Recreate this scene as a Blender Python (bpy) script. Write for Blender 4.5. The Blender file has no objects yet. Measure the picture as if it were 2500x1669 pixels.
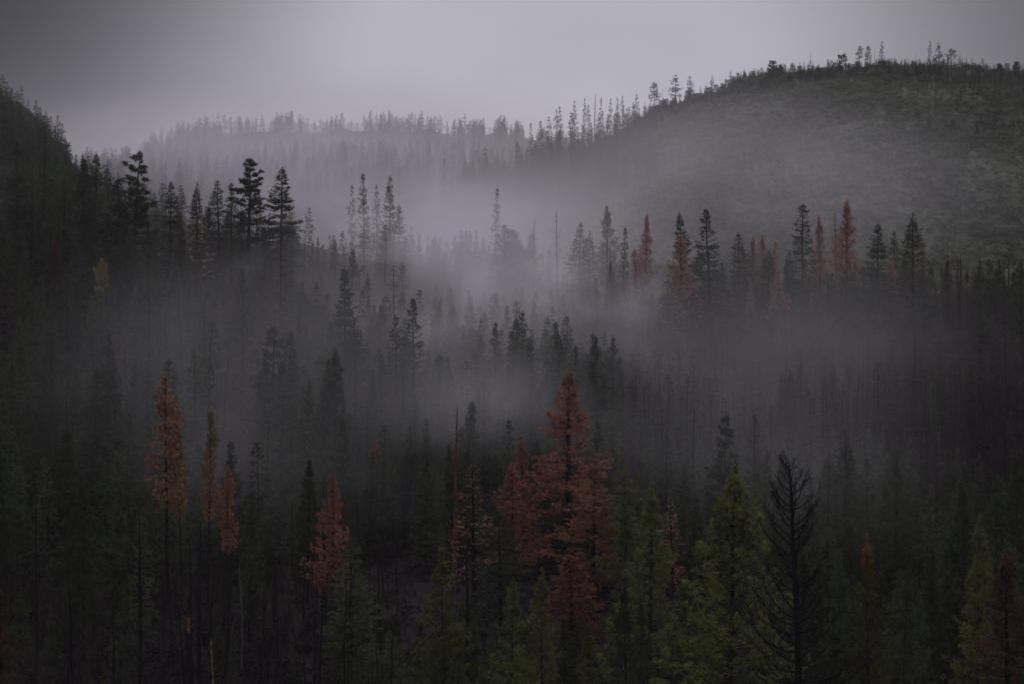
import bpy, math
import numpy as np
from mathutils import Vector

# ------------------------------------------------------------------ camera, sky, sun, exposure
sc = bpy.context.scene
W_PX, F_PX = 2500.0, 70.0 / 36.0 * 2500.0      # photograph width, focal length in photograph pixels
CX, YH = 1250.0, 600.0                          # optical axis column, eye-level row
R = math.radians

cam_d = bpy.data.cameras.new('camera')
cam_d.lens, cam_d.sensor_width = 70.0, 36.0
cam_d.shift_y = -(834.5 - YH) / W_PX
cam_d.clip_start, cam_d.clip_end = 1.0, 9000.0
cam = bpy.data.objects.new('camera', cam_d)
cam.location = (0, 0, 0)
cam.rotation_euler = (R(90), 0, 0)
sc.collection.objects.link(cam)
sc.camera = cam

SUN_AZ, SUN_EL = R(8), R(32)                    # ahead of the camera, behind the overcast
world = bpy.data.worlds.new('World')
sc.world = world
world.use_nodes = True


class NT:
    """small helper around a node tree"""
    def __init__(self, tree):
        self.t = tree
        tree.nodes.clear()

    def n(self, kind, **kw):
        nd = self.t.nodes.new(kind)
        for k, v in kw.items():
            setattr(nd, k, v)
        return nd

    def l(self, a, b):
        self.t.links.new(a, b)

    def val(self, sock, v):
        if hasattr(v, 'is_output') or isinstance(v, bpy.types.NodeSocket):
            self.l(v, sock)
        else:
            sock.default_value = v

    def math(self, op, a, b=0.0, clamp=False):
        m = self.n('ShaderNodeMath', operation=op, use_clamp=clamp)
        self.val(m.inputs[0], a)
        self.val(m.inputs[1], b)
        return m.outputs[0]

    def vmath(self, op, a, b=(0, 0, 0)):
        m = self.n('ShaderNodeVectorMath', operation=op)
        self.val(m.inputs[0], a)
        self.val(m.inputs[1], b)
        return m.outputs['Value'] if op in ('LENGTH', 'DOT_PRODUCT') else m.outputs[0]

    def smooth(self, v, a, b, lo=0.0, hi=1.0):
        m = self.n('ShaderNodeMapRange', interpolation_type='SMOOTHSTEP')
        self.val(m.inputs[0], v)
        m.inputs[1].default_value, m.inputs[2].default_value = a, b
        m.inputs[3].default_value, m.inputs[4].default_value = lo, hi
        return m.outputs[0]

    def mix(self, f, a, b):
        m = self.n('ShaderNodeMix', data_type='RGBA')
        self.val(m.inputs[0], f)
        self.val(m.inputs[6], a if not isinstance(a, tuple) else (*a, 1))
        self.val(m.inputs[7], b if not isinstance(b, tuple) else (*b, 1))
        return m.outputs[2]

    def noise(self, vec, scale, detail=3.0, rough=0.55):
        m = self.n('ShaderNodeTexNoise')
        if vec is not None:
            self.l(vec, m.inputs['Vector'])
        m.inputs['Scale'].default_value = scale
        m.inputs['Detail'].default_value = detail
        m.inputs['Roughness'].default_value = rough
        return m.outputs[0]


w = NT(world.node_tree)
sky = w.n('ShaderNodeTexSky', sky_type='NISHITA', sun_disc=False)
sky.sun_elevation, sky.sun_rotation = SUN_EL, SUN_AZ
hsv = w.n('ShaderNodeHueSaturation')
hsv.inputs['Saturation'].default_value = 0.15
w.l(sky.outputs[0], hsv.inputs['Color'])
tc = w.n('ShaderNodeTexCoord')
dirv = tc.outputs['Generated']


def px_dir(x, y):
    v = Vector(((x - CX) / F_PX, 1.0, (YH - y) / F_PX))
    return tuple(v.normalized())


lobe_dark = w.smooth(w.vmath('DOT_PRODUCT', dirv, px_dir(-560, -420)), math.cos(R(17.5)), math.cos(R(4)))  # darkens the upper left sky colour, standing in for lens vignetting
lobe_dark2 = w.smooth(w.vmath('DOT_PRODUCT', dirv, px_dir(3250, -200)), math.cos(R(17)), math.cos(R(3)))  # weaker lens-corner darkening put into the sky colour on the right
cl = w.noise(w.vmath('MULTIPLY', dirv, (1.0, 1.0, 2.2)), 1.7, 4.0, 0.5)
streak = w.noise(w.vmath('MULTIPLY', dirv, (1.0, 1.0, 2.6)), 7.0, 3.0, 0.5)
br = w.smooth(cl, 0.3, 0.7, 0.84, 1.08)
br = w.math('MULTIPLY', br, w.smooth(streak, 0.3, 0.7, 0.95, 1.04))
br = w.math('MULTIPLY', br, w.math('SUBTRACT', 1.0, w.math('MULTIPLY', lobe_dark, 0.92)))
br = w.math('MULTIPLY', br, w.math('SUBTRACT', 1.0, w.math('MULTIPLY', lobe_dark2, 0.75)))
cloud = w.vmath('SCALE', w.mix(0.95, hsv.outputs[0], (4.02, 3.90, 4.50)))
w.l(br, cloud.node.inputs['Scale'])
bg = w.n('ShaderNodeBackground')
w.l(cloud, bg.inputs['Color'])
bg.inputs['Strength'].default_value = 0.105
wo = w.n('ShaderNodeOutputWorld')
w.l(bg.outputs[0], wo.inputs['Surface'])

sun_d = bpy.data.lights.new('sun', 'SUN')
sun_d.energy, sun_d.angle, sun_d.color = 0.9, R(28), (1.0, 0.97, 0.97)
sun = bpy.data.objects.new('sun', sun_d)
sd = Vector((math.sin(SUN_AZ) * math.cos(SUN_EL), math.cos(SUN_AZ) * math.cos(SUN_EL), math.sin(SUN_EL)))
sun.rotation_euler = (-sd).to_track_quat('-Z', 'Y').to_euler()
sun.location = sd * 400
sc.collection.objects.link(sun)

vs = sc.view_settings
vs.view_transform, vs.look, vs.gamma, vs.exposure = 'Standard', 'None', 1.0, 0.0
sc.render.engine = 'CYCLES'
sc.cycles.use_adaptive_sampling = True
sc.cycles.adaptive_threshold = 0.012
sc.cycles.use_denoising = True
sc.cycles.max_bounces = 4
sc.cycles.diffuse_bounces = 2
sc.cycles.volume_bounces = 1
sc.cycles.volume_step_rate = 1.0
sc.cycles.filter_width = 1.7

# ------------------------------------------------------------------ materials
def material(name):
    m = bpy.data.materials.new(name)
    m.use_nodes = True
    return m, NT(m.node_tree)


def needle_material(name, c0, c1, top=None, vary=0.25, dull=None):
    """c0..c1 by clump, optional colour of the dying top, value varied from tree to tree"""
    m, t = material(name)
    at = t.n('ShaderNodeAttribute', attribute_name='tint')
    col = t.mix(at.outputs['Fac'], c0, c1)
    if top:
        hg = t.n('ShaderNodeAttribute', attribute_name='height')
        hj = t.math('ADD', hg.outputs['Fac'], t.math('MULTIPLY', t.math('SUBTRACT', at.outputs['Fac'], 0.5), 0.16))
        col = t.mix(t.smooth(hj, top[1], top[2]), col, top[0])
    if dull:
        gp = t.n('ShaderNodeNewGeometry')
        col = t.mix(t.smooth(t.noise(gp.outputs['Position'], 0.55, 3.0, 0.65), 0.48, 0.66), col, dull)
        col = t.mix(t.math('MULTIPLY', gp.outputs['Random Per Island'], 0.35), col, dull)
    oi = t.n('ShaderNodeObjectInfo')
    h = t.n('ShaderNodeHueSaturation')
    t.l(t.smooth(oi.outputs['Random'], 0, 1, 1 - vary, 1 + vary), h.inputs['Value'])
    rnd2 = t.math('FRACT', t.math('MULTIPLY', oi.outputs['Random'], 17.31))
    t.l(t.math('ADD', 0.485, t.math('MULTIPLY', rnd2, 0.03)), h.inputs['Hue'])
    h.inputs['Saturation'].default_value = 1.0
    t.l(col, h.inputs['Color'])
    d = t.n('ShaderNodeBsdfDiffuse')
    tr = t.n('ShaderNodeBsdfTranslucent')
    t.l(h.outputs[0], d.inputs['Color'])
    t.l(h.outputs[0], tr.inputs['Color'])
    mx = t.n('ShaderNodeMixShader')
    mx.inputs[0].default_value = 0.3
    t.l(d.outputs[0], mx.inputs[1])
    t.l(tr.outputs[0], mx.inputs[2])
    o = t.n('ShaderNodeOutputMaterial')
    t.l(mx.outputs[0], o.inputs['Surface'])
    return m


def wood_material(name, c0, c1, scale=3.0):
    m, t = material(name)
    g = t.n('ShaderNodeNewGeometry')
    f = t.noise(t.vmath('MULTIPLY', g.outputs['Position'], (1, 1, 0.25)), scale, 4.0, 0.6)
    col = t.mix(t.smooth(f, 0.35, 0.65), c0, c1)
    b = t.n('ShaderNodeBsdfPrincipled')
    t.l(col, b.inputs['Base Color'])
    b.inputs['Roughness'].default_value = 0.9
    b.inputs['Specular IOR Level'].default_value = 0.15
    bp = t.n('ShaderNodeBump')
    bp.inputs['Strength'].default_value = 0.5
    t.l(f, bp.inputs['Height'])
    t.l(bp.outputs[0], b.inputs['Normal'])
    o = t.n('ShaderNodeOutputMaterial')
    t.l(b.outputs[0], o.inputs['Surface'])
    return m


MAT = {
    'green': needle_material('needles_green', (0.052, 0.075, 0.036), (0.105, 0.130, 0.052), dull=(0.060, 0.068, 0.040)),
    'bright': needle_material('needles_fresh', (0.125, 0.158, 0.050), (0.260, 0.290, 0.098), vary=0.06, dull=(0.110, 0.125, 0.050)),
    'yellowgreen': needle_material('needles_yellow_green', (0.100, 0.112, 0.036), (0.195, 0.180, 0.058), vary=0.15),
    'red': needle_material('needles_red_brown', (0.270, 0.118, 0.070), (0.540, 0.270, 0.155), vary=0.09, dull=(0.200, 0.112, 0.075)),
    'brown': needle_material('needles_tan_brown', (0.230, 0.130, 0.072), (0.520, 0.340, 0.185), vary=0.05),
    'browntop': needle_material('needles_brown_green_top', (0.240, 0.115, 0.070), (0.420, 0.230, 0.135), ((0.22, 0.20, 0.085), 0.72, 0.95), 0.05),
    'orangetop': needle_material('needles_green_orange_top', (0.070, 0.078, 0.025), (0.130, 0.105, 0.030), ((0.33, 0.13, 0.05), 0.80, 0.95), 0.05),
    'yellow': needle_material('needles_straw_yellow', (0.170, 0.135, 0.050), (0.360, 0.280, 0.100), vary=0.05),
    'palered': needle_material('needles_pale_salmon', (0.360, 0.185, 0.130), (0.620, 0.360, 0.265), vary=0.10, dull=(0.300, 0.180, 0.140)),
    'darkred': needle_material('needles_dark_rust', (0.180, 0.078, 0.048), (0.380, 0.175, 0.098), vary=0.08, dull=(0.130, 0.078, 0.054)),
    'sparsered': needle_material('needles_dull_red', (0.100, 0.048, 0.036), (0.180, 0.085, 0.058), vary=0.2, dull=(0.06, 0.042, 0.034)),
    'shrub': needle_material('shrub_leaves', (0.085, 0.100, 0.055), (0.165, 0.180, 0.100)),
    'scorch': needle_material('scorched_needles', (0.030, 0.021, 0.026), (0.085, 0.055, 0.060)),
    'brush': needle_material('scorched_leaves', (0.016, 0.012, 0.014), (0.040, 0.029, 0.028)),
    'bark': wood_material('bark', (0.022, 0.017, 0.016), (0.055, 0.040, 0.034)),
    'char': wood_material('charred_wood', (0.007, 0.006, 0.007), (0.020, 0.017, 0.019)),
    'redbark': wood_material('scorched_red_bark', (0.05, 0.028, 0.022), (0.13, 0.065, 0.045)),
    'grey': wood_material('weathered_dead_wood', (0.06, 0.052, 0.052), (0.13, 0.115, 0.11)),
    'orangewood': wood_material('bare_orange_wood', (0.10, 0.045, 0.022), (0.34, 0.19, 0.07), 6.0),
    'straw': wood_material('pale_peeled_branch', (0.22, 0.15, 0.07), (0.40, 0.28, 0.13), 6.0),
}

gm, t = material('burnt_forest_floor')
geo = t.n('ShaderNodeNewGeometry')
pos = geo.outputs['Position']
n1 = t.noise(pos, 0.045, 5.0, 0.6)
n2 = t.noise(pos, 0.35, 5.0, 0.65)
n3 = t.noise(pos, 1.9, 4.0, 0.7)
burnt = t.mix(t.smooth(n1, 0.38, 0.62), (0.011, 0.008, 0.011), (0.026, 0.018, 0.024))
burnt = t.mix(t.smooth(n2, 0.52, 0.72), burnt, (0.042, 0.030, 0.027))
burnt = t.mix(t.smooth(n3, 0.55, 0.8), burnt, (0.009, 0.008, 0.009))
veg = t.mix(t.smooth(n2, 0.36, 0.62), (0.085, 0.092, 0.062), (0.145, 0.158, 0.096))
veg = t.mix(t.smooth(n1, 0.45, 0.70), veg, (0.096, 0.092, 0.078))
veg = t.mix(t.smooth(n3, 0.5, 0.75), veg, (0.080, 0.088, 0.058))
va = t.n('ShaderNodeAttribute', attribute_name='cover')
col = t.mix(va.outputs['Fac'], burnt, veg)
b = t.n('ShaderNodeBsdfPrincipled')
t.l(col, b.inputs['Base Color'])
b.inputs['Roughness'].default_value = 0.95
b.inputs['Specular IOR Level'].default_value = 0.1
bp = t.n('ShaderNodeBump')
bp.inputs['Strength'].default_value = 0.8
bp.inputs['Distance'].default_value = 0.6
t.l(n3, bp.inputs['Height'])
t.l(bp.outputs[0], b.inputs['Normal'])
o = t.n('ShaderNodeOutputMaterial')
t.l(b.outputs[0], o.inputs['Surface'])
MAT['ground'] = gm

# ------------------------------------------------------------------ object helpers
COL = sc.collection


def np_mesh(name, verts, faces, attrs=None, smooth=False):
    """verts (n,3), faces (m,k) arrays -> mesh"""
    verts = np.asarray(verts, np.float32)
    faces = np.asarray(faces, np.int32)
    m, k = faces.shape
    me = bpy.data.meshes.new(name)
    me.vertices.add(len(verts))
    me.vertices.foreach_set('co', verts.ravel())
    me.loops.add(m * k)
    me.loops.foreach_set('vertex_index', faces.ravel())
    me.polygons.add(m)
    me.polygons.foreach_set('loop_start', np.arange(0, m * k, k, dtype=np.int32))
    me.polygons.foreach_set('loop_total', np.full(m, k, np.int32))
    if smooth:
        me.polygons.foreach_set('use_smooth', np.ones(m, bool))
    for nm, arr in (attrs or {}).items():
        a = me.attributes.new(nm, 'FLOAT', 'POINT')
        a.data.foreach_set('value', np.asarray(arr, np.float32))
    me.update(calc_edges=True)
    return me


def link(name, data, parent=None, mat=None):
    ob = bpy.data.objects.new(name, data)
    COL.objects.link(ob)
    if parent is not None:
        ob.parent = parent
    if mat is not None:
        if not data.materials:
            data.materials.append(None)
        ob.material_slots[0].link = 'OBJECT'
        ob.material_slots[0].material = mat
    return ob


GROUP_OF = {}


def tag(ob, label, cat, group=None, kind=None):
    if group:
        group = GROUP_OF.setdefault(label, group)
    ob['label'] = label
    if cat:
        ob['category'] = cat
    if group:
        ob['group'] = group
    if kind:
        ob['kind'] = kind
    return ob


def unit(v):
    return v / np.maximum(np.linalg.norm(v, axis=-1, keepdims=True), 1e-9)


# ------------------------------------------------------------------ terrain
COLX = np.array([-900, -400, 0, 60, 110, 160, 210, 300, 600, 900, 1250, 1350, 1450, 1600, 1700, 1800, 1900, 2100, 2300, 2500, 3300], float)


def row(**kw):
    """a terrain row: z of the ground at some columns, straight between them"""
    ks = sorted(int(k[1:].replace('m', '-')) for k in kw)
    vs_ = [kw['c' + str(k).replace('-', 'm')] for k in ks]
    return np.interp(COLX, ks, vs_)


def yz(d, y):
    return (YH - y) / F_PX * d


def ridge(d, **kw):
    ks = sorted(int(k[1:].replace('m', '-')) for k in kw)
    return np.interp(COLX, ks, [yz(d, kw['c' + str(k).replace('-', 'm')]) for k in ks])


ROWS = [
    (-400, row(c0=40.0)), (-120, row(c0=12.0)), (-20, row(c0=-1.6)), (4, row(c0=-2.2)), (20, row(c0=-8.0)), (60, row(c0=-26.0)), (110, row(c0=-41.0)), (160, row(c0=-47.0)), (220, row(c0=-50.0, c1250=-49, c2500=-48)),
    (290, row(c0=-50.0, c1250=-47, c2500=-46)), (360, row(c0=-44.0, c1250=-41, c2500=-38)), (430, row(c0=-30.0, c600=-33, c1250=-34, c2500=-30)),
    (500, row(c0=-12.0, c600=-20, c900=-24, c1250=-24, c2500=-22)), (570, row(cm400=8, c0=4.0, c300=2, c600=-4, c900=-10, c1250=-16, c1900=-16, c2500=-14)),
    (640, row(cm400=22, c0=16.0, c300=10, c600=-2, c900=-6, c1250=-16, c1900=-24, c2500=-20)),
    (720, row(cm400=30, c0=22.0, c300=6, c600=-12, c900=-20, c1250=-28, c1900=-30, c2500=-26)),
    (850, row(cm400=50, c0=34.0, c210=0, c300=-8, c600=-36, c900=-48, c1250=-42, c1600=-22, c1900=-16, c2500=-14)),
    (1000, row(cm400=100, c0=66, c110=48, c210=8, c300=-12, c600=-32, c900=-30, c1250=6, c1450=16, c1600=28, c1900=44, c2200=48, c2500=44)),
    (1130, ridge(1130, cm900=10, cm400=60, c0=225, c60=268, c110=306, c160=372, c210=452, c300=560, c600=600, c900=570, c1250=470, c1350=440, c1450=415, c1600=318, c1700=278, c1800=238, c1900=222, c2100=205, c2500=215)),
    (1215, ridge(1215, cm900=20, cm400=90, c0=262, c110=335, c160=395, c210=470, c300=540, c600=570, c900=540, c1250=430, c1350=408, c1450=350, c1600=276, c1700=238, c1800=200, c1900=176, c2100=162, c2300=168, c2500=182, c3300=215)),
    (1330, ridge(1330, cm400=180, c0=340, c210=470, c300=495, c600=520, c900=505, c1250=450, c1450=400, c1600=345, c1900=255, c2100=240, c2500=260)),
    (1480, ridge(1480, c0=400, c210=440, c300=445, c600=425, c800=402, c1000=398, c1250=405, c1600=390, c2500=340)),
    (1580, ridge(1580, c0=420, c300=440, c600=445, c900=440, c1250=420, c2500=360)),
    (1760, ridge(1760, c0=430, c210=418, c300=398, c450=345, c600=322, c900=318, c1100=318, c1250=338, c1450=350, c1600=370, c2500=360)),
    (2000, row(c0=50.0)), (2700, row(c0=30.0)),
]
RD = np.array([r[0] for r in ROWS], float)
RZ = np.array([r[1] for r in ROWS])
FINEC = np.arange(-900, 3301, 20.0)
RF = np.array([np.interp(FINEC, COLX, r) for r in RZ])
kern = np.exp(-0.5 * (np.arange(-6, 7) / 2.2) ** 2)
kern /= kern.sum()
RF = np.array([np.convolve(np.pad(r, 6, mode='edge'), kern, mode='valid') for r in RF])

_rng = np.random.default_rng(5)
_bump = [(_rng.uniform(0, 2 * np.pi), _rng.uniform(0, 2 * np.pi), 2 * np.pi / s, a) for s, a in
         ((95, 1.2), (61, 0.8), (43, 0.5), (27, 0.35), (17, 0.3), (12, 0.25)) for _ in range(2)]


def ground_z(X, Y):
    X, Y = np.asarray(X, float), np.asarray(Y, float)
    c = np.clip(np.where(Y > 20, X * F_PX / np.maximum(Y, 20) + CX, CX), -900, 3299)
    ci = (c + 900) / 20.0
    i0 = np.clip(np.floor(ci).astype(int), 0, len(FINEC) - 2)
    fx = ci - i0
    k = np.clip(np.searchsorted(RD, Y) - 1, 0, len(RD) - 2)
    f = np.clip((Y - RD[k]) / (RD[k + 1] - RD[k]), 0, 1)
    # hermite in distance (catmull-rom style slopes, limited)
    def at(kk):
        kk = np.clip(kk, 0, len(RD) - 1)
        return RF[kk, i0] * (1 - fx) + RF[kk, i0 + 1] * fx
    z0, z1 = at(k), at(k + 1)
    s = f * f * (3 - 2 * f)
    g = 0.5 * f + 0.5 * s
    z = z0 * (1 - g) + z1 * g
    amp = np.clip((Y - 30) / 600, 0, 1) * 1.3
    for ph, th, kf, a in _bump:
        z = z + amp * a * np.sin(kf * (X * math.cos(th) + Y * math.sin(th)) + ph)
    return z


def world_xy(xpx, d):
    return (xpx - CX) / F_PX * d, d


gx = np.concatenate([np.arange(-1400, -420, 49), np.arange(-420, 421, 5.0), np.arange(425, 1406, 49)])
gy = np.concatenate([np.arange(-400, 0, 40), np.arange(0, 800, 5.0), np.arange(800, 1800, 8.0), np.arange(1800, 2201, 40)])
GX, GY = np.meshgrid(gx, gy)
GZ = ground_z(GX, GY)
gv = np.stack([GX, GY, GZ], -1).reshape(-1, 3)
nx, ny = len(gx), len(gy)
ii = (np.arange(ny - 1)[:, None] * nx + np.arange(nx - 1)[None, :]).ravel()
gf = np.stack([ii, ii + 1, ii + nx + 1, ii + nx], 1)
colpx = gv[:, 0] * F_PX / np.maximum(gv[:, 1], 20) + CX
cover = np.clip((gv[:, 1] - 740) / 80, 0, 1) * np.clip((colpx - 900) / 350, 0, 1)
ground = link('ground', np_mesh('ground', gv, gf, {'cover': cover}, smooth=True), mat=MAT['ground'])
tag(ground, 'charred valley slope and brushy hill under the forest', 'ground', kind='structure')

# ------------------------------------------------------------------ tree shapes
def tubes(lines, sides):
    """list of (points (n,3), radii (n,)) -> verts, quads (ends open except tapered)"""
    V, Fq, off = [], [], 0
    ang = np.arange(sides) * 2 * np.pi / sides
    for P, rad in lines:
        n = len(P)
        T = unit(np.gradient(P, axis=0))
        ref = np.where(np.abs(T[:, 2:3]) > 0.9, np.array([[1.0, 0, 0]]), np.array([[0, 0, 1.0]]))
        A = unit(np.cross(T, ref))
        B = np.cross(T, A)
        ringv = P[:, None, :] + rad[:, None, None] * (np.cos(ang)[None, :, None] * A[:, None, :] + np.sin(ang)[None, :, None] * B[:, None, :])
        V.append(ringv.reshape(-1, 3))
        a = (np.arange(n - 1)[:, None] * sides + np.arange(sides)[None, :]).ravel()
        b_ = (np.arange(n - 1)[:, None] * sides + (np.arange(sides)[None, :] + 1) % sides).ravel()
        Fq.append(np.stack([a, b_, b_ + sides, a + sides], 1) + off)
        off += n * sides
    return np.concatenate(V), np.concatenate(Fq)


def blades(rng, P, D, L, Wd, T, Hn):
    """leaf-shaped kites, one quad per needle spray"""
    D = unit(D)
    S = unit(np.cross(D, rng.normal(size=D.shape)))
    L, Wd = L[:, None], Wd[:, None]
    bend = np.zeros_like(D)
    bend[:, 2] = -0.08
    v = np.stack([P, P + D * L * 0.45 + S * Wd * 0.5, P + D * L + bend * L, P + D * L * 0.45 - S * Wd * 0.5], 1).reshape(-1, 3)
    f = np.arange(len(P) * 4).reshape(-1, 4)
    return v, f, np.repeat(T, 4), np.repeat(Hn, 4)


def branch_curve(z0, az, l, e0, e1, n, rng, wob=0.06):
    s = np.linspace(0, 1, n)
    el = e0 + (e1 - e0) * s
    a = az + np.cumsum(rng.normal(0, wob, n))
    st = l / (n - 1)
    d = np.stack([np.cos(a) * np.cos(el), np.sin(a) * np.cos(el), np.sin(el)], 1)
    p = np.concatenate([[[0, 0, 0]], np.cumsum(d[1:] * st, 0)])
    p[:, 2] += z0
    return p


def conifer(seed, H=28., Rr=4.2, cb=0.2, style='pine', nbr=150, tufts=3.0, nbl=9, bl=0.45, bw=0.10, power=0.8, lean=0.0, drop=0.1,
            jag=0.3, bare=0.0, span=0.72, vjit=0.04, wood=True, trunk_r=0.0105, sides=7, up=1.0, ragged=0.0, keep=None, blunt=0.0, dead_below=14):
    """returns (trunk mesh data, crown mesh data): a trunk with limbs and a crown of needle sprays"""
    rng = np.random.default_rng(seed)
    r0 = H * trunk_r
    n = 12
    s = np.linspace(0, 1, n)
    sway = np.cumsum(rng.normal(0, 0.06, (n, 2)), 0) * (H / 28)
    tp = np.zeros((n, 3))
    tp[:, 2] = s * H
    tp[:, :2] = sway * s[:, None] + np.outer(s ** 1.5, [lean * H, 0])
    tr = r0 * (1 - s) ** 0.8 + 0.025
    tr[0] *= 1.35
    lines, P, D, L, Wd, T, Hn = [], [], [], [], [], [], []

    def axis(z):
        return np.array([np.interp(z, tp[:, 2], tp[:, 0]), np.interp(z, tp[:, 2], tp[:, 1]), 0.0])

    lob = rng.uniform(0, 2 * np.pi, 3)
    ts = np.sort(rng.uniform(0, 1, nbr) ** 0.9)
    az = 0.0
    for t_ in ts:
        az += 2.4 + rng.normal(0, 0.5)
        if rng.uniform() < drop:
            continue
        z0 = (cb + (1 - cb) * t_ * 0.985) * H
        prof = ((1 - t_) ** power * (1 - blunt) + blunt * min(1.0, (1 - t_) * 5)) * min(1.0, 0.5 + t_ * 3.0)
        l = Rr * prof * rng.uniform(1 - jag, 1 + jag * 0.45) + 0.15
        l *= 1 + ragged * math.sin(3 * z0 / H * 6.28 + lob[0] + az) + 0.12 * math.sin(az + lob[1]) + 0.5 * ragged * math.sin(z0 / H * 31 + lob[2])
        l = max(l, 0.18)
        if style == 'pine':
            e0 = R(-12 + 52 * t_ ** 1.4) + rng.normal(0, 0.12)
            e1 = e0 + R(38) * up
        elif style == 'fir':
            e0 = R(-22 + 62 * t_ ** 1.6) + rng.normal(0, 0.08)
            e1 = e0 + R(14) * up - R(8) * (1 - t_)
        else:
            e0 = R(-8 + 30 * t_) + rng.normal(0, 0.18)
            e1 = e0 + R(20) * up
        m_ = 6
        pts = branch_curve(z0, az, l, e0, e1, m_, rng) + axis(z0)
        if wood:
            rb = max(0.018, 0.011 * l + 0.012)
            lines.append((pts, np.linspace(rb, 0.012, m_)))
        if rng.uniform() < bare:
            continue
        tint0 = rng.uniform(0.1, 0.9)
        fw = unit(np.gradient(pts, axis=0))
        if style == 'fir':
            k = max(3, int(l * tufts * 2.2))
            ss = rng.uniform(0.08, 1.0, k)
            pp = np.stack([np.interp(ss, np.linspace(0, 1, m_), pts[:, i]) for i in range(3)], 1)
            ff = np.stack([np.interp(ss, np.linspace(0, 1, m_), fw[:, i]) for i in range(3)], 1)
            lat = unit(np.cross(ff, [[0, 0, 1.0]])) * np.where(rng.uniform(size=k) < 0.5, -1, 1)[:, None]
            tw = (0.18 + 0.30 * l * (1.05 - ss) ** 0.8)
            tw = np.minimum(tw, 1.5) * rng.uniform(0.6, 1.1, k)
            td = unit(ff * 0.75 + lat * 0.8 + np.array([[0, 0, -0.22]]) + rng.normal(0, 0.12, (k, 3)))
            q = max(2, nbl // 3)
            u = rng.uniform(0.0, 1.0, (k, q))
            bp_ = (pp[:, None, :] + td[:, None, :] * (tw[:, None] * u)[..., None]).reshape(-1, 3)
            bd = (td[:, None, :] + rng.normal(0, 0.38, (k, q, 3))).reshape(-1, 3)
        else:
            k = max(2, int(l * tufts + 1.5))
            ss = 1 - rng.uniform(0, 1, k) ** 1.35 * span
            ss[0] = 1.0
            pp = np.stack([np.interp(ss, np.linspace(0, 1, m_), pts[:, i]) for i in range(3)], 1)
            ff = np.stack([np.interp(ss, np.linspace(0, 1, m_), fw[:, i]) for i in range(3)], 1)
            lat = unit(np.cross(ff, [[0, 0, 1.0]]))
            amp = 0.26 * l * np.sin(np.clip(ss, 0, 1) * np.pi * 0.85) + 0.08
            offs = lat * (amp * rng.uniform(-1, 1, k))[:, None]
            offs[:, 2] += rng.uniform(-0.05, 0.22, k) * (0.5 + 0.25 * l) * up + rng.normal(0, vjit, k) * (1 + 0.5 * l)
            cc = pp + offs
            if wood and l > 1.2 and nbl >= 7:
                for j in range(0, k, 3):
                    lines.append((np.stack([pp[j] - ff[j] * 0.3, pp[j] + offs[j] * 0.5, cc[j]]), np.array([0.02, 0.015, 0.01])))
            td = unit(ff * 0.55 + offs * 0.25 + np.array([[0, 0, 0.45 * up]]))
            q = nbl
            bp_ = (cc[:, None, :] + td[:, None, :] * rng.uniform(-0.25, 0.15, (k, q))[..., None] * bl * 1.5).reshape(-1, 3)
            bd = (td[:, None, :] + rng.normal(0, 0.75, (k, q, 3))).reshape(-1, 3)
        N = len(bp_)
        if keep is not None:
            hk = bp_[:, 2] / H
            msk = rng.uniform(size=N) < keep(hk)
            bp_, bd = bp_[msk], bd[msk]
            N = len(bp_)
        P.append(bp_)
        D.append(bd)
        kk = min(1.0, 0.45 + 0.40 * l / bl)
        L.append(bl * kk * rng.uniform(0.65, 1.25, N))
        Wd.append(bw * (0.5 + 0.5 * kk) * rng.uniform(0.7, 1.3, N))
        T.append(np.clip(np.repeat(np.clip(tint0 + rng.normal(0, 0.22, k), 0, 1), q)[:N] + rng.normal(0, 0.08, N), 0, 1))
        Hn.append(bp_[:, 2] / H)
    # leading shoot
    k = 14 if nbl >= 6 else 5
    zz = rng.uniform(0.955, 1.0, k) * H
    P.append(np.stack([np.interp(zz, tp[:, 2], tp[:, 0]), np.interp(zz, tp[:, 2], tp[:, 1]), zz], 1))
    D.append(np.stack([rng.normal(0, 0.3, k), rng.normal(0, 0.3, k), np.full(k, 0.9)], 1))
    L.append(np.full(k, min(bl, 0.6) * 0.8)); Wd.append(np.full(k, min(bw, 0.2))); T.append(rng.uniform(0.3, 1, k)); Hn.append(zz / H)
    # dead twigs under the crown
    for _ in range(dead_below if wood else 0):
        z0 = rng.uniform(max(0.08, cb * 0.35), max(cb, 0.15) + 0.03) * H
        l = rng.uniform(0.3, 0.5) * Rr * rng.uniform(0.4, 1)
        pts = branch_curve(z0, rng.uniform(0, 6.28), l, R(rng.uniform(-25, 10)), R(rng.uniform(-30, 25)), 4, rng, 0.15) + axis(z0)
        lines.append((pts, np.linspace(0.03, 0.012, 4)))
    tv, tf = tubes([(tp, tr)], sides)
    if lines:
        lv, lf = tubes(lines, 3)
        tf = np.concatenate([tf, lf + len(tv)])
        tv = np.concatenate([tv, lv])
    cv, cf, ct, ch = blades(rng, np.concatenate(P), np.concatenate(D), np.concatenate(L), np.concatenate(Wd), np.concatenate(T), np.concatenate(Hn))
    return (tv, tf), (cv, cf, ct, ch)


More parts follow.
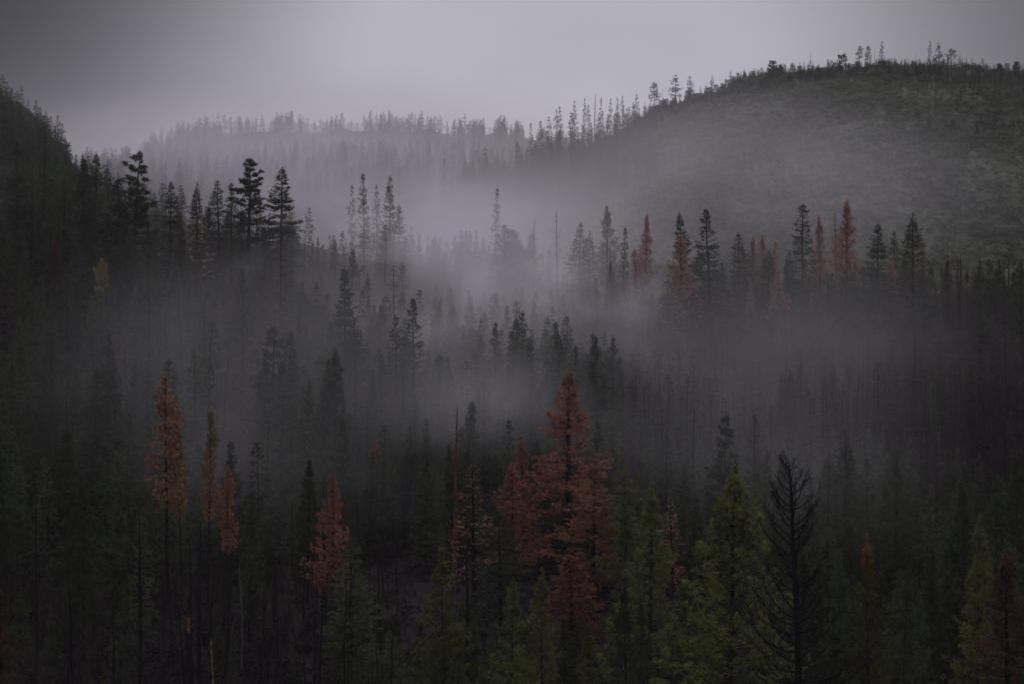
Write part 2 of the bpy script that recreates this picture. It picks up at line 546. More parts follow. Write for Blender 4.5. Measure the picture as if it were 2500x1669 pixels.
def snag_shape(seed, H=22., nb=30, lmax=2.6, r=0.009, top=0.97, low=0.25, droop=True, broken=False, kink=0.05, lean=0.0):
    rng = np.random.default_rng(seed)
    n = 10
    s = np.linspace(0, 1, n)
    tp = np.zeros((n, 3))
    tp[:, 2] = s * H
    tp[:, :2] = np.cumsum(rng.normal(0, kink, (n, 2)), 0) * s[:, None]
    tp[:, 0] += lean * H * s
    tr = H * r * (1 - s) ** 0.75 + 0.03
    if broken:
        tr = np.maximum(tr, H * r * 0.45)
    lines = []
    for _ in range(nb):
        t_ = rng.uniform(low, top)
        z0 = t_ * H
        base = np.array([np.interp(z0, tp[:, 2], tp[:, 0]), np.interp(z0, tp[:, 2], tp[:, 1]), 0])
        l = lmax * (1.05 - t_) ** 0.7 * rng.uniform(0.25, 1.1) + 0.2
        e0 = R(rng.uniform(-25, 15) if droop else rng.uniform(0, 30))
        e1 = e0 + R(rng.uniform(-15, 45))
        pts = branch_curve(z0, rng.uniform(0, 6.28), l, e0, e1, 5, rng, 0.16) + base
        lines.append((pts, np.linspace(0.02 + 0.012 * l, 0.010, 5)))
        for _k in range(int(l * 1.3)):
            j = rng.integers(2, 5)
            tw = branch_curve(0, rng.uniform(0, 6.28), rng.uniform(0.25, 0.7), R(rng.uniform(-10, 50)), R(rng.uniform(0, 70)), 3, rng, 0.2) + pts[j]
            lines.append((tw, np.linspace(0.016, 0.008, 3)))
    tv, tf = tubes([(tp, tr)], 6)
    if broken:      # splintered top
        c = tp[-1]
        spl = []
        for k in range(5):
            a = k * 1.26 + rng.uniform(0, 0.5)
            o_ = np.array([math.cos(a), math.sin(a), 0]) * tr[-1] * 0.6
            spl.append((np.stack([c + o_ - [0, 0, 0.3], c + o_ * 0.9 + [0, 0, 0.2], c + o_ * 0.8 + [0, 0, rng.uniform(0.3, 1.0)]]), np.array([0.09, 0.06, 0.01])))
        lines += spl
    if lines:
        lv, lf = tubes(lines, 3)
        tf = np.concatenate([tf, lf + len(tv)])
        tv = np.concatenate([tv, lv])
    return tv, tf


PROTO = {}          # kind -> list of (height, half width, trunk mesh, crown mesh or None)
RAW = {}


def add_proto(kind, H, Rr, shape):
    (tv, tf), (cv, cf, ct, ch) = shape
    PROTO.setdefault(kind, []).append((H, np.percentile(np.hypot(cv[:, 0], cv[:, 1]), 98), np_mesh('trunk', tv, tf, smooth=True), np_mesh('crown', cv, cf, {'tint': ct, 'height': ch})))
    RAW.setdefault(kind, []).append((tv, tf, cv, cf, ct, ch))


for sd_ in range(3):        # near pines with tufted upswept limbs
    add_proto('pine', 30, 5.2, conifer(10 + sd_, 30, 5.2, 0.08, 'pine', 190, 2.4, 17, 0.42, 0.10, 0.80, drop=0.10, jag=0.5, ragged=0.14, up=1.2, span=0.6, vjit=0.08))
add_proto('pine_big', 30, 7.0, conifer(14, 30, 7.0, 0.08, 'pine', 225, 2.1, 20, 0.42, 0.095, 0.80, drop=0.08, jag=0.5, ragged=0.14, up=1.15, span=0.6, vjit=0.08))
for sd_ in range(3):        # medium pines
    add_proto('pine_mid', 28, 4.5, conifer(20 + sd_, 28, 4.5, (0.10, 0.16, 0.06)[sd_], 'pine', 160, 2.0, 12, 0.54, 0.17, 0.82, drop=0.1, jag=0.45, ragged=0.15, span=0.65, vjit=0.10))
for sd_ in range(4):        # firs with layered sprays
    add_proto('fir', 29, 4.6, conifer(30 + sd_, 29, 4.6, (0.05, 0.10, 0.14, 0.06)[sd_], 'fir', 220, 2.4, 8, 0.62, 0.24, 0.85, drop=0.08, jag=0.38, ragged=0.10))
for sd_ in range(2):        # narrow, dense firs
    add_proto('narrow', 27, 3.0, conifer(40 + sd_, 27, 3.0, 0.1, 'fir', 190, 2.5, 8, 0.55, 0.18, 0.66, drop=0.08, jag=0.42, ragged=0.16))
for sd_ in range(3):        # dead needles hanging, limbs showing
    add_proto('dead', 29, 4.8, conifer(50 + sd_, 29, 4.8, (0.10, 0.06, 0.16)[sd_], 'pine', 220, 2.7, 12, 0.42, 0.13, 0.80, drop=0.10, jag=0.45, up=0.7, ragged=0.14, vjit=0.12))
# tall dead pine: limbs bare round the trunk half way up
add_proto('dead_open', 31, 5.0, conifer(61, 31, 5.0, 0.26, 'pine', 230, 2.8, 12, 0.42, 0.11, 0.86, drop=0.04, jag=0.38, up=0.85, bare=0.15, trunk_r=0.013, vjit=0.10, keep=lambda h: np.where((h > 0.5) & (h < 0.68), 0.4, 1.0)))
for sd_ in range(2):        # columns of drooping brown clumps
    add_proto('clump', 32, 2.9, conifer(70 + sd_, 32, 2.9, 0.46, 'pine', 200, 2.6, 15, 0.34, 0.13, 0.55, drop=0.08, jag=0.5, up=0.3, ragged=0.22, blunt=0.12, vjit=0.14))
for sd_ in range(2):        # sparse red needles on bare limbs
    add_proto('sparse', 28, 4.0, conifer(80 + sd_, 28, 4.0, 0.2, 'fir', 130, 1.3, 4, 0.5, 0.13, 0.95, drop=0.1, jag=0.4, bare=0.3, ragged=0.1, trunk_r=0.009))
for sd_ in range(2):        # old open conifers: flat separated limbs with clumps
    add_proto('open', 31, 4.4, conifer(90 + sd_, 31, 4.4, 0.12, 'flat', 150, 2.6, 11, 0.55, 0.22, 0.75, drop=0.12, jag=0.6, ragged=0.26, blunt=0.10, up=0.5, vjit=0.05))
add_proto('toponly', 22, 1.9, conifer(97, 22, 1.9, 0.80, 'pine', 40, 4.5, 10, 0.42, 0.13, 0.6, drop=0.05, jag=0.5, blunt=0.1, ragged=0.2, trunk_r=0.007))
FR = (4.6, 3.8, 5.2, 3.2, 4.2)
for sd_ in range(5):        # far conifers
    add_proto('far', 26, FR[sd_], conifer(100 + sd_, 26, FR[sd_], (0.04, 0.08, 0.03, 0.12, 0.06)[sd_], 'fir', 105, 0.85, 6, 1.0, 0.40, (0.85, 0.72, 0.95, 0.62, 0.8)[sd_], drop=0.14, jag=0.45, wood=False, sides=4, ragged=0.16))
for sd_ in range(3):        # far conifers with a bare lower trunk
    add_proto('far_tall', 24, 2.8, conifer(120 + sd_, 24, 2.8, (0.4, 0.3, 0.45)[sd_], 'flat', 70, 1.2, 6, 0.75, 0.26, 0.6, drop=0.15, jag=0.5, wood=False, sides=4, ragged=0.25, blunt=0.1))
add_proto('far_bush', 10, 3.4, conifer(130, 10, 3.4, 0.12, 'flat', 60, 1.1, 7, 0.8, 0.35, 0.5, drop=0.1, jag=0.4, wood=False, sides=4, blunt=0.4))
SNAG = []
for k, (H, nb, lm, br_, kk) in enumerate(((22, 26, 2.2, False, 0.06), (18, 14, 1.8, True, 0.05), (24, 40, 2.8, False, 0.05), (16, 8, 1.5, False, 0.08), (26, 18, 1.6, False, 0.06), (14, 22, 2.4, False, 0.12))):
    tv, tf = snag_shape(200 + k, H, nb, lm, 0.0085, broken=br_, kink=kk)
    SNAG.append((H, np_mesh('trunk', tv, tf, smooth=True), (tv, tf)))

# ------------------------------------------------------------------ planting
rng = np.random.default_rng(77)
PLACED = []
COUNT = {}


def plant(xpx, ytop, d, kind, mat, name, label, cat, group=None, wpx=None, variant=None, bark='bark', height=None, rot=None):
    """a tree whose tip shows at row ytop when it stands at column xpx, distance d"""
    X, Y = world_xy(xpx, d)
    zg = float(ground_z(X, Y)) - 0.25
    h = height if height is not None else yz(d, ytop) - zg
    lst = PROTO[kind]
    v = lst[(rng.integers(len(lst)) if variant is None else variant) % len(lst)]
    sz = h / v[0]
    sx = sz if wpx is None else (wpx / F_PX * d) / (2 * v[1])
    sx *= rng.uniform(1.0, 1.4) if wpx is None else (0.95 if kind == 'clump' else 1.85 if 475 < d < 545 and xpx > 1230 else 1.55 if d > 330 and d < 700 else 1.4)
    e = bpy.data.objects.new(name, None)
    COL.objects.link(e)
    e.empty_display_size = 1.0
    e.location = (X, Y, zg)
    e.rotation_euler = (rng.normal(0, 0.018), rng.normal(0, 0.018), rng.uniform(0, 6.28) if rot is None else rot)
    e.scale = (sx, sx, sz)
    tag(e, label, cat, group)
    link('trunk', v[2], e, MAT[bark])
    link('crown', v[3], e, MAT[mat])
    PLACED.append((X, Y, h))
    return e


def plant_snag(xpx, ytop, d, variant, label, group=None, mat='char', name='burnt_snag', cat='dead tree', height=None, fat=1.0, lean=None):
    X, Y = world_xy(xpx, d)
    zg = float(ground_z(X, Y)) - 0.25
    h = height if height is not None else yz(d, ytop) - zg
    H, me, _ = SNAG[variant % len(SNAG)]
    ob = link(name, me, None, MAT[mat])
    ob.location = (X, Y, zg)
    s = h / H
    ob.scale = (max(s, 0.6) * fat, max(s, 0.6) * fat, s)
    ob.rotation_euler = (rng.normal(0, 0.02), lean if lean is not None else rng.normal(0, 0.025), rng.uniform(0, 6.28) if lean is None else 0)
    tag(ob, label, cat, group)
    PLACED.append((X, Y, h))
    return ob


# ---- trees one can name, roughly from the valley floor upwards: (x, top row, distance, shape, needles, width, variant, label)
G = 'green'
named = [
    # the red-brown group and its neighbours
    (1387, 905, 292, 'dead_open', 'red', 160, 0, 'dead_pine', 'tallest red-brown dead pine with bare limbs showing its dark trunk'),
    (1281, 1062, 296, 'dead', 'red', 85, 1, 'dead_pine', 'pointed rust-red dead pine just beside the tallest dead pine'),
    (1254, 1128, 282, 'dead', 'red', 115, 1, 'dead_pine', 'broad rust-red dead pine at the outer edge of the red group'),
    (1446, 1118, 266, 'dead', 'red', 165, 1, 'dead_pine', 'full rust-red dead pine between the tallest dead pine and green pines'),
    (1395, 1352, 236, 'dead', 'darkred', 165, 0, 'dead_pine', 'short dark red dead pine below the tallest dead pine'),
    (1157, 1130, 262, 'sparse', 'red', 120, 0, 'dead_pine', 'half-bare brown dead pine beside a tall scorched red trunk'),
    (1645, 1208, 250, 'sparse', 'red', 90, 1, 'dead_pine', 'thin faded red conifer between two fresh green pines'),
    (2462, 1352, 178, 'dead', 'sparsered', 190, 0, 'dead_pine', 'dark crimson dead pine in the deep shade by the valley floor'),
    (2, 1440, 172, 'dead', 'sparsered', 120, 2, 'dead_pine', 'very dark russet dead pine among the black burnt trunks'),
    (408, 922, 262, 'clump', 'brown', 105, 0, 'dead_pine', 'tan-brown clumpy dead pine on a long bare trunk'),
    (446, 1000, 266, 'clump', 'red', 60, 1, 'dead_pine', 'slim rusty dead pine pressed against the tan clumpy one'),
    (507, 1003, 258, 'clump', 'browntop', 66, 1, 'dead_pine', 'narrow brown pine with a yellow-green top'),
    (556, 1138, 250, 'clump', 'red', 54, 0, 'dead_pine', 'short slim rust-brown pine next to the yellow-green topped one'),
    (812, 1155, 256, 'dead', 'red', 92, 0, 'dead_pine', 'rust-red dead pine above the burnt hollow beside a pale green pine'),
    (925, 1078, 315, 'toponly', 'red', 26, 0, 'dead_pine', 'thin trunk with a small faded red top in the mist'),
    (1524, 1142, 262, 'open', 'yellowgreen', 100, 1, 'pine_tree', 'olive-yellow topped conifer behind the full rust-red pine'),
    # fresh greens low on the slope
    (1772, 1137, 152, 'pine_big', 'bright', 345, 0, 'pine_tree', 'large fresh green tufted pine beside the black bare tree'),
    (1583, 1178, 205, 'pine', 'bright', 175, 1, 'pine_tree', 'fresh green pine between the red group and the large tufted pine'),
    (1245, 1412, 172, 'pine', 'bright', 130, 2, 'pine_tree', 'small vivid green pine at the foot of the red group'),
    (1322, 1382, 190, 'pine', 'yellowgreen', 110, 1, 'pine_tree', 'olive green pine between vivid green pine and short red pine'),
    (1078, 1338, 188, 'pine', 'yellowgreen', 150, 0, 'pine_tree', 'yellowish green pine with dark limbs beside a charred trunk'),
    (862, 1308, 222, 'fir', G, 150, 0, 'fir_tree', 'dense dark green fir with two tops by the burnt hollow'),
    (1222, 1240, 248, 'fir', G, 120, 1, 'fir_tree', 'dark green fir tucked against the outer red pine'),
    (1526, 1425, 180, 'pine', G, 110, 2, 'pine_tree', 'low green pine under the full rust-red pine'),
    (1440, 1520, 165, 'pine', 'yellowgreen', 120, 0, 'pine_tree', 'low olive pine below the short dark red pine'),
    (2122, 1305, 190, 'pine', 'orangetop', 110, 1, 'pine_tree', 'green pine with an orange dying tip beyond the bare tree'),
    (2207, 1408, 180, 'pine', G, 120, 2, 'pine_tree', 'mid green pine just below the orange-tipped pine'),
    (2187, 1098, 238, 'pine', G, 130, 0, 'pine_tree', 'tall even green pine above the orange-tipped pine'),
    (2060, 1048, 258, 'fir', G, 105, 3, 'fir_tree', 'dull green fir rising behind the black bare tree'),
    (2362, 1178, 222, 'pine_mid', G, 110, 0, 'pine_tree', 'dark green pine above the crimson dead pine'),
    (2385, 1258, 196, 'pine', 'yellowgreen', 120, 1, 'pine_tree', 'shaded olive pine beside the crimson dead pine'),
    (2425, 1160, 236, 'pine_mid', G, 100, 1, 'pine_tree', 'dim tall pine behind the crimson dead pine'),
    (2282, 1345, 205, 'pine_mid', G, 80, 2, 'pine_tree', 'slender dark pine between mid green and olive pines'),
    (608, 1200, 244, 'pine_mid', G, 66, 2, 'pine_tree', 'small grey-green pine beside the slim rust-brown pine'),
    (752, 1122, 268, 'pine_mid', G, 80, 0, 'pine_tree', 'pale green pine with a dry tip beside the rust-red pine'),
    (840, 1022, 300, 'fir', G, 60, 1, 'fir_tree', 'slim grey-green fir standing above the rust-red pine'),
    (1132, 978, 318, 'pine_mid', G, 80, 1, 'pine_tree', 'misty green pine behind the tall scorched red trunk'),
    (1040, 1168, 290, 'fir', G, 75, 2, 'fir_tree', 'pale misty fir between charred pole and half-bare pine'),
    (1765, 1010, 285, 'open', G, 90, 0, 'fir_tree', 'pale open-limbed conifer at the edge of the burnt slope'),
    (1626, 1062, 300, 'fir', G, 80, 0, 'fir_tree', 'misty blue-green fir uphill of the faded red conifer'),
    (1470, 935, 340, 'open', G, 110, 1, 'fir_tree', 'tall misty open conifer beside the tallest dead pine'),
    (1352, 935, 330, 'fir', G, 90, 2, 'fir_tree', 'misty green fir half hidden behind the tallest dead pine'),
    (1675, 918, 345, 'narrow', G, 40, 0, 'fir_tree', 'thin dim fir standing before the burnt slope'),
    (1910, 1098, 240, 'pine_mid', G, 80, 1, 'pine_tree', 'green pine between the large tufted pine and the bare tree'),
    (1866, 1098, 262, 'pine_mid', G, 70, 2, 'pine_tree', 'narrow green pine behind the large tufted pine'),
    (1803, 1100, 250, 'fir', G, 66, 3, 'fir_tree', 'pale green fir peeking over the large tufted pine'),
    (1845, 1012, 290, 'fir', G, 95, 0, 'fir_tree', 'broad grey-green fir against the purple burnt slope'),
    (205, 1275, 232, 'pine', G, 110, 0, 'pine_tree', 'olive pine glowing faintly among the black burnt trunks'),
    (160, 1045, 300, 'pine_mid', G, 95, 1, 'pine_tree', 'dark slope pine above the olive one among burnt trunks'),
    (8, 1095, 300, 'fir', G, 110, 1, 'fir_tree', 'dark fir at the shaded edge of the slope stand'),
    (345, 1235, 236, 'narrow', G, 56, 1, 'fir_tree', 'thin half-dead fir over a black pole below tan pine'),
    # mid slope, left stand
    (322, 368, 505, 'open', G, 120, 0, 'fir_tree', 'old open-crowned conifer with broad flat limbs above the stand'),
    (290, 438, 495, 'fir', G, 100, 0, 'fir_tree', 'dense dark fir beside the old open-crowned conifer'),
    (608, 385, 530, 'open', G, 100, 1, 'fir_tree', 'tall ragged conifer with a clumpy forked top in the mist'),
    (688, 408, 535, 'fir', G, 84, 1, 'fir_tree', 'shapely dark fir standing at the edge of the bright mist'),
    (566, 446, 520, 'narrow', G, 44, 0, 'fir_tree', 'narrow dark fir beside the ragged forked conifer'),
    (537, 440, 560, 'fir', G, 56, 2, 'fir_tree', 'pale misty fir behind the narrow dark fir'),
    (476, 445, 520, 'fir', G, 50, 3, 'fir_tree', 'faint grey fir above the sparse red conifer'),
    (415, 442, 540, 'fir', G, 46, 1, 'fir_tree', 'ghostly grey fir between open-crowned conifer and sparse red one'),
    (478, 520, 500, 'sparse', 'palered', 90, 0, 'dead_pine', 'sparse red conifer with bare tiered limbs in the mist'),
    (690, 568, 430, 'sparse', 'sparsered', 80, 1, 'dead_pine', 'dim reddish conifer under the shapely dark fir'),
    (250, 636, 410, 'toponly', 'yellow', 30, 0, 'pine_tree', 'thin pole-like pine with a straw-yellow tuft on top'),
    (45, 345, 520, 'fir', G, 70, 0, 'fir_tree', 'tall dark fir on the shaded spur'),
    (103, 340, 530, 'fir', G, 66, 2, 'fir_tree', 'slender dark fir next to a reddish one on the spur'),
    (76, 398, 515, 'sparse', 'sparsered', 40, 0, 'dead_pine', 'dull red conifer between two dark spur firs'),
    (235, 376, 560, 'fir', G, 60, 1, 'fir_tree', 'misty fir on the spur behind the dense dark fir'),
    (200, 390, 540, 'pine_mid', G, 74, 0, 'pine_tree', 'round-shouldered pine on the shaded spur'),
    (160, 420, 505, 'fir', G, 70, 3, 'fir_tree', 'mid-height dark fir in the spur stand'),
    (366, 648, 385, 'pine_mid', G, 70, 0, 'pine_tree', 'grey-green pine below the old open-crowned conifer'),
    (38, 832, 350, 'pine_mid', G, 76, 1, 'pine_tree', 'rounded dark pine at the slope edge under the spur'),
    (268, 818, 345, 'pine_mid', G, 90, 2, 'pine_tree', 'broad dim green pine above the tan clumpy pine'),
    (590, 662, 380, 'pine_mid', G, 110, 2, 'pine_tree', 'broad misty pine below the ragged forked conifer'),
    (503, 740, 368, 'fir', G, 80, 0, 'fir_tree', 'dim fir below the sparse red conifer'),
    (672, 795, 352, 'open', G, 110, 0, 'fir_tree', 'drooping dark conifer with sweeping limbs on the stand edge'),
    # the misty middle
    (845, 652, 405, 'fir', G, 72, 1, 'fir_tree', 'tall grey fir standing clear in the valley mist'),
    (868, 782, 385, 'fir', G, 90, 3, 'fir_tree', 'dark fir at the foot of the tall grey fir'),
    (965, 648, 440, 'sparse', 'sparsered', 60, 1, 'dead_pine', 'faint reddish conifer dissolving in the mist'),
    (1012, 728, 390, 'fir', G, 80, 0, 'fir_tree', 'grey-green fir with pale tip in the drifting mist'),
    (968, 770, 380, 'fir', G, 70, 2, 'fir_tree', 'dark broad fir below the reddish misty conifer'),
    (1266, 732, 425, 'narrow', G, 40, 1, 'fir_tree', 'small dark fir tip poking through the thickest mist'),
    (1150, 800, 420, 'fir', G, 100, 1, 'fir_tree', 'blurred dark fir mass inside the mist'),
    (1380, 770, 415, 'narrow', G, 46, 0, 'fir_tree', 'faint narrow fir above the tallest dead pine'),
    (890, 423, 590, 'narrow', G, 30, 0, 'fir_tree', 'narrow dark fir spire standing out of the mist bank'),
    (952, 430, 585, 'narrow', G, 36, 1, 'fir_tree', 'rounded dark fir spire above the mist bank'),
    (858, 452, 620, 'far', G, 24, 1, 'fir_tree', 'faint fir just beside the narrow dark spire'),
    (921, 452, 610, 'far', G, 30, 0, 'fir_tree', 'faint fir between two dark spires over the mist'),
    (972, 500, 580, 'fir', G, 44, 1, 'fir_tree', 'low dark fir at the foot of the rounded spire'),
    (938, 545, 520, 'sparse', G, 60, 0, 'fir_tree', 'gaunt thin conifer with bare side limbs in the mist'),
    (1204, 460, 600, 'narrow', G, 26, 0, 'fir_tree', 'lone blunt fir at the edge of the mist and open hill'),
    (1186, 362, 1090, 'far', G, 34, 0, 'fir_tree', 'ghostly tall fir beside the leaning dead pole'),
    (1086, 388, 1080, 'far', G, 26, 1, 'fir_tree', 'ghostly narrow fir deep in the valley mist'),
    (1240, 548, 520, 'fir', G, 90, 0, 'fir_tree', 'dark fir crowding out of the mist below the open hill'),
    (1256, 560, 530, 'pine_mid', G, 80, 1, 'pine_tree', 'dark rounded pine at the mist edge beside a pink-red spire'),
    # the row before the open hill
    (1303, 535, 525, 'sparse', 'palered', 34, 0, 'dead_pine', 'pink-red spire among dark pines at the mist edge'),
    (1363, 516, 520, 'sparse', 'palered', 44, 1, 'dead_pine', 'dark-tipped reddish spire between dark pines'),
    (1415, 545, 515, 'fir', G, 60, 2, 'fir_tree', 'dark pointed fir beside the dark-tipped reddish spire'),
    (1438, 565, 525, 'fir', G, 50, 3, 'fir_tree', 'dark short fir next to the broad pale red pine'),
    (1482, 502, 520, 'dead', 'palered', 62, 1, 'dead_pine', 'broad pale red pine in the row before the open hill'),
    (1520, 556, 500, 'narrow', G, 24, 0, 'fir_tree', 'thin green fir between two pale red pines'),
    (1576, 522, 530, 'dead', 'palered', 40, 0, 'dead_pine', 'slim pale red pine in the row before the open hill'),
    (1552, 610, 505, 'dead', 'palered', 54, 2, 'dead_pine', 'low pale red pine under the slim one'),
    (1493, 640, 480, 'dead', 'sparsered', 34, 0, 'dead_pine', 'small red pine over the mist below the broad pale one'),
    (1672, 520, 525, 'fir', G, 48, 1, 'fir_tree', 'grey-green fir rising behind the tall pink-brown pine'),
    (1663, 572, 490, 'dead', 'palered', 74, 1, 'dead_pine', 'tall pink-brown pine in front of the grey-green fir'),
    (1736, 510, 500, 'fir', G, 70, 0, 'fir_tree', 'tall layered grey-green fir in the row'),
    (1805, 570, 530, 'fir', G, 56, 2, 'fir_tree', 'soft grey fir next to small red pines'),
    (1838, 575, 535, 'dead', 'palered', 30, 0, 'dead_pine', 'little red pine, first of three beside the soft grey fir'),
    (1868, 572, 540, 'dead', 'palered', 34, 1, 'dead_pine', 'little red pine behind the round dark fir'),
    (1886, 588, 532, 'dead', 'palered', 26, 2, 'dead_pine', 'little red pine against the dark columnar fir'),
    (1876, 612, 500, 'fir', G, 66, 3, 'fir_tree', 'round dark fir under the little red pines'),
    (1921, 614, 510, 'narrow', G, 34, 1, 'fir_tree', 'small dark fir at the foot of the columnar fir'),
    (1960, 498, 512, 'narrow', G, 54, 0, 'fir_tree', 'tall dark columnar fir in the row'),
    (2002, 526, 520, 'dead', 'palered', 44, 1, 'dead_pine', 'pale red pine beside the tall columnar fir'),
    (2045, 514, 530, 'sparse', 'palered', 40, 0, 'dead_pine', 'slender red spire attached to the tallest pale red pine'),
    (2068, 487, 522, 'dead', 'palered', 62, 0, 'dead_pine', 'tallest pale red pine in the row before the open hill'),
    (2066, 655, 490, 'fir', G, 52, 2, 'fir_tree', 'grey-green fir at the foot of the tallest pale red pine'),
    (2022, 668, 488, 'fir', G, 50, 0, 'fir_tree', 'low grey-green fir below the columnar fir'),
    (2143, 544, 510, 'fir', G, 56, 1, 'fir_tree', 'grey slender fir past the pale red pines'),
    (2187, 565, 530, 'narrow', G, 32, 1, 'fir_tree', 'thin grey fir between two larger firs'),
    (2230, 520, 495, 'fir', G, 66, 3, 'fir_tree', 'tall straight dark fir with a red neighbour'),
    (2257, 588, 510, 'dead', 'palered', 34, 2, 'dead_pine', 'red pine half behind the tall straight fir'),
    (2340, 625, 480, 'sparse', G, 56, 1, 'fir_tree', 'nearly bare dark conifer with a stout black trunk'),
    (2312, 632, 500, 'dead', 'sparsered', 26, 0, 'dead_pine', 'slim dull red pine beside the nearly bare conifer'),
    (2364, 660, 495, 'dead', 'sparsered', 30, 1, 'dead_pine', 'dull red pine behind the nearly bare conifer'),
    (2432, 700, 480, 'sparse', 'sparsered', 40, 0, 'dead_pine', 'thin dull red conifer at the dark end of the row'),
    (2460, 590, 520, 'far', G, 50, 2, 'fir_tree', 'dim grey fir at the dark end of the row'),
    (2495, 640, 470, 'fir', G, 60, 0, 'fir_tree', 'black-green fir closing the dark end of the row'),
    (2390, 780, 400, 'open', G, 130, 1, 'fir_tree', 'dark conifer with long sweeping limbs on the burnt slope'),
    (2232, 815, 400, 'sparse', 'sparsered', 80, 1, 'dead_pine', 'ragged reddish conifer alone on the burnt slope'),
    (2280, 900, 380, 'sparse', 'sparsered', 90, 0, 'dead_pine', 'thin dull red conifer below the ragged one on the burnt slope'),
]
for (x, yt, d, kind, mat, wpx, var, nm, lab) in named:
    bark = 'char' if mat in ('red', 'palered', 'darkred', 'sparsered', 'brown', 'browntop') else 'bark'
    plant(x, yt, d, kind, mat, nm, lab, 'dead conifer' if nm == 'dead_pine' else 'conifer', None, wpx, var, bark)

# ---- lone trees along the crest of the open hill
crest = [
    (1597, 202, 'far_tall', 26, 0, 'lone conifer on the crest beside a thin dead pole'),
    (1648, 184, 'far_tall', 27, 1, 'lone full-topped conifer with bare trunk on the crest'),
    (1686, 186, 'far', 22, 1, 'crest conifer growing from dark brush past the full-topped one'),
    (1740, 184, 'far', 16, 0, 'small crest conifer at the start of the brushy brow'),
    (1785, 172, 'far', 15, 2, 'small crest conifer in a row of little ones on the brow'),
    (1885, 150, 'far_bush', 22, 0, 'dark brushy tree clump on the brow of the hill'),
    (2057, 135, 'far_bush', 24, 0, 'squat dark bushy tree on the crest'),
    (2098, 113, 'far_tall', 17, 2, 'first of two slim crest conifers with bare trunks'),
    (2118, 113, 'far_tall', 15, 0, 'second of two slim crest conifers with bare trunks'),
    (2151, 102, 'far', 15, 3, 'tall thin spire conifer on the summit'),
    (2268, 100, 'far', 11, 3, 'very thin crest spire beside the ragged tall conifer'),
    (2292, 106, 'far_tall', 21, 1, 'ragged tall conifer past the summit spire'),
    (2322, 120, 'far_tall', 22, 2, 'leafy-topped crest conifer with short bare trunk'),
    (2398, 143, 'far', 22, 2, 'broad dark crest conifer on the far shoulder'),
    (2365, 155, 'far', 12, 1, 'little crest conifer before the broad dark one'),
    (1550, 230, 'far', 24, 0, 'dark bulky conifer low on the shoulder of the hill'),
]
for (x, yt, kind, wpx, var, lab) in crest:
    plant(x, yt, 1195 if x > 1580 else 1150, kind, G, 'conifer_tree', lab, 'conifer', 'lone trees along the hill crest', wpx, var)
for (x, yt, d, lab) in [(1617, 213, 1195, 'thin dead pole between two lone crest conifers'), (1981, 121, 1195, 'hair-thin dead pole on the brushy brow'), (2136, 118, 1195, 'short dead pole beside the summit spire'),
                        (1840, 158, 1195, 'small dead pole on the brow of the hill'), (2235, 131, 1195, 'bare spiky dead tree between summit spire and thin spire'),
                        (1452, 230, 1080, 'tall bent dead pole against misty shoulder trees'), (2010, 300, 1090, 'dead pole standing on the brushy hillside')]:
    plant_snag(x, yt, d, 3 if x != 2235 else 2, lab, 'dead poles on the open hill', 'grey', fat=1.15)
plant_snag(1282, 330, 980, 3, 'leaning thin dead pole rising from the valley mist', None, 'grey', fat=1.0, lean=-0.09)

# shoulder and skyline firs
for (x, yt) in [(1360, 268), (1372, 262), (1402, 246), (1424, 240), (1438, 256), (1465, 240), (1487, 242), (1507, 240), (1522, 234), (1392, 275), (1535, 262), (1575, 250), (1340, 285), (1318, 295), (1296, 300)]:
    plant(x, yt, rng.uniform(1140, 1180), 'far', G, 'conifer_tree', 'grey fir in the misty file climbing the hill shoulder', 'conifer', 'firs climbing the hill shoulder', rng.uniform(15, 24))
for (x, yt) in [(5, 182), (18, 200), (40, 222), (52, 210), (68, 242), (88, 245), (112, 270), (140, 282), (28, 215), (98, 262), (125, 284), (150, 302)]:
    plant(x, yt, 1125, 'far', G, 'conifer_tree', 'black skyline fir on the steep spur ridge', 'conifer', 'skyline firs on the steep spur', rng.uniform(16, 24))
xs_ = [385, 420, 435, 447, 470, 486, 500, 515, 532, 548, 562, 583, 605, 618, 640, 665, 690, 705, 735, 765, 790, 812, 835, 857, 872, 890, 926, 940, 958, 990, 1003, 1030, 1060, 1075, 1110, 1122, 1135, 1155]
for x in xs_:
    yb = np.interp(x, [385, 450, 600, 900, 1000, 1150], [318, 285, 280, 278, 268, 280])
    plant(x, yb + rng.uniform(-6, 28), rng.uniform(1735, 1775), 'far', G, 'conifer_tree', 'pale fir on the fogged skyline of the farthest ridge', 'conifer', 'firs on the farthest ridge', rng.uniform(14, 24))
for x in (672, 690, 722, 744, 765, 782, 812, 832, 850, 905, 935, 952, 975, 1000, 1025, 1040, 1065, 1095):
    plant(x, rng.uniform(322, 352), rng.uniform(1465, 1490), 'far', G, 'conifer_tree', 'misty fir on the lower ridge under the farthest one', 'conifer', 'firs on the lower far ridge', rng.uniform(16, 26))

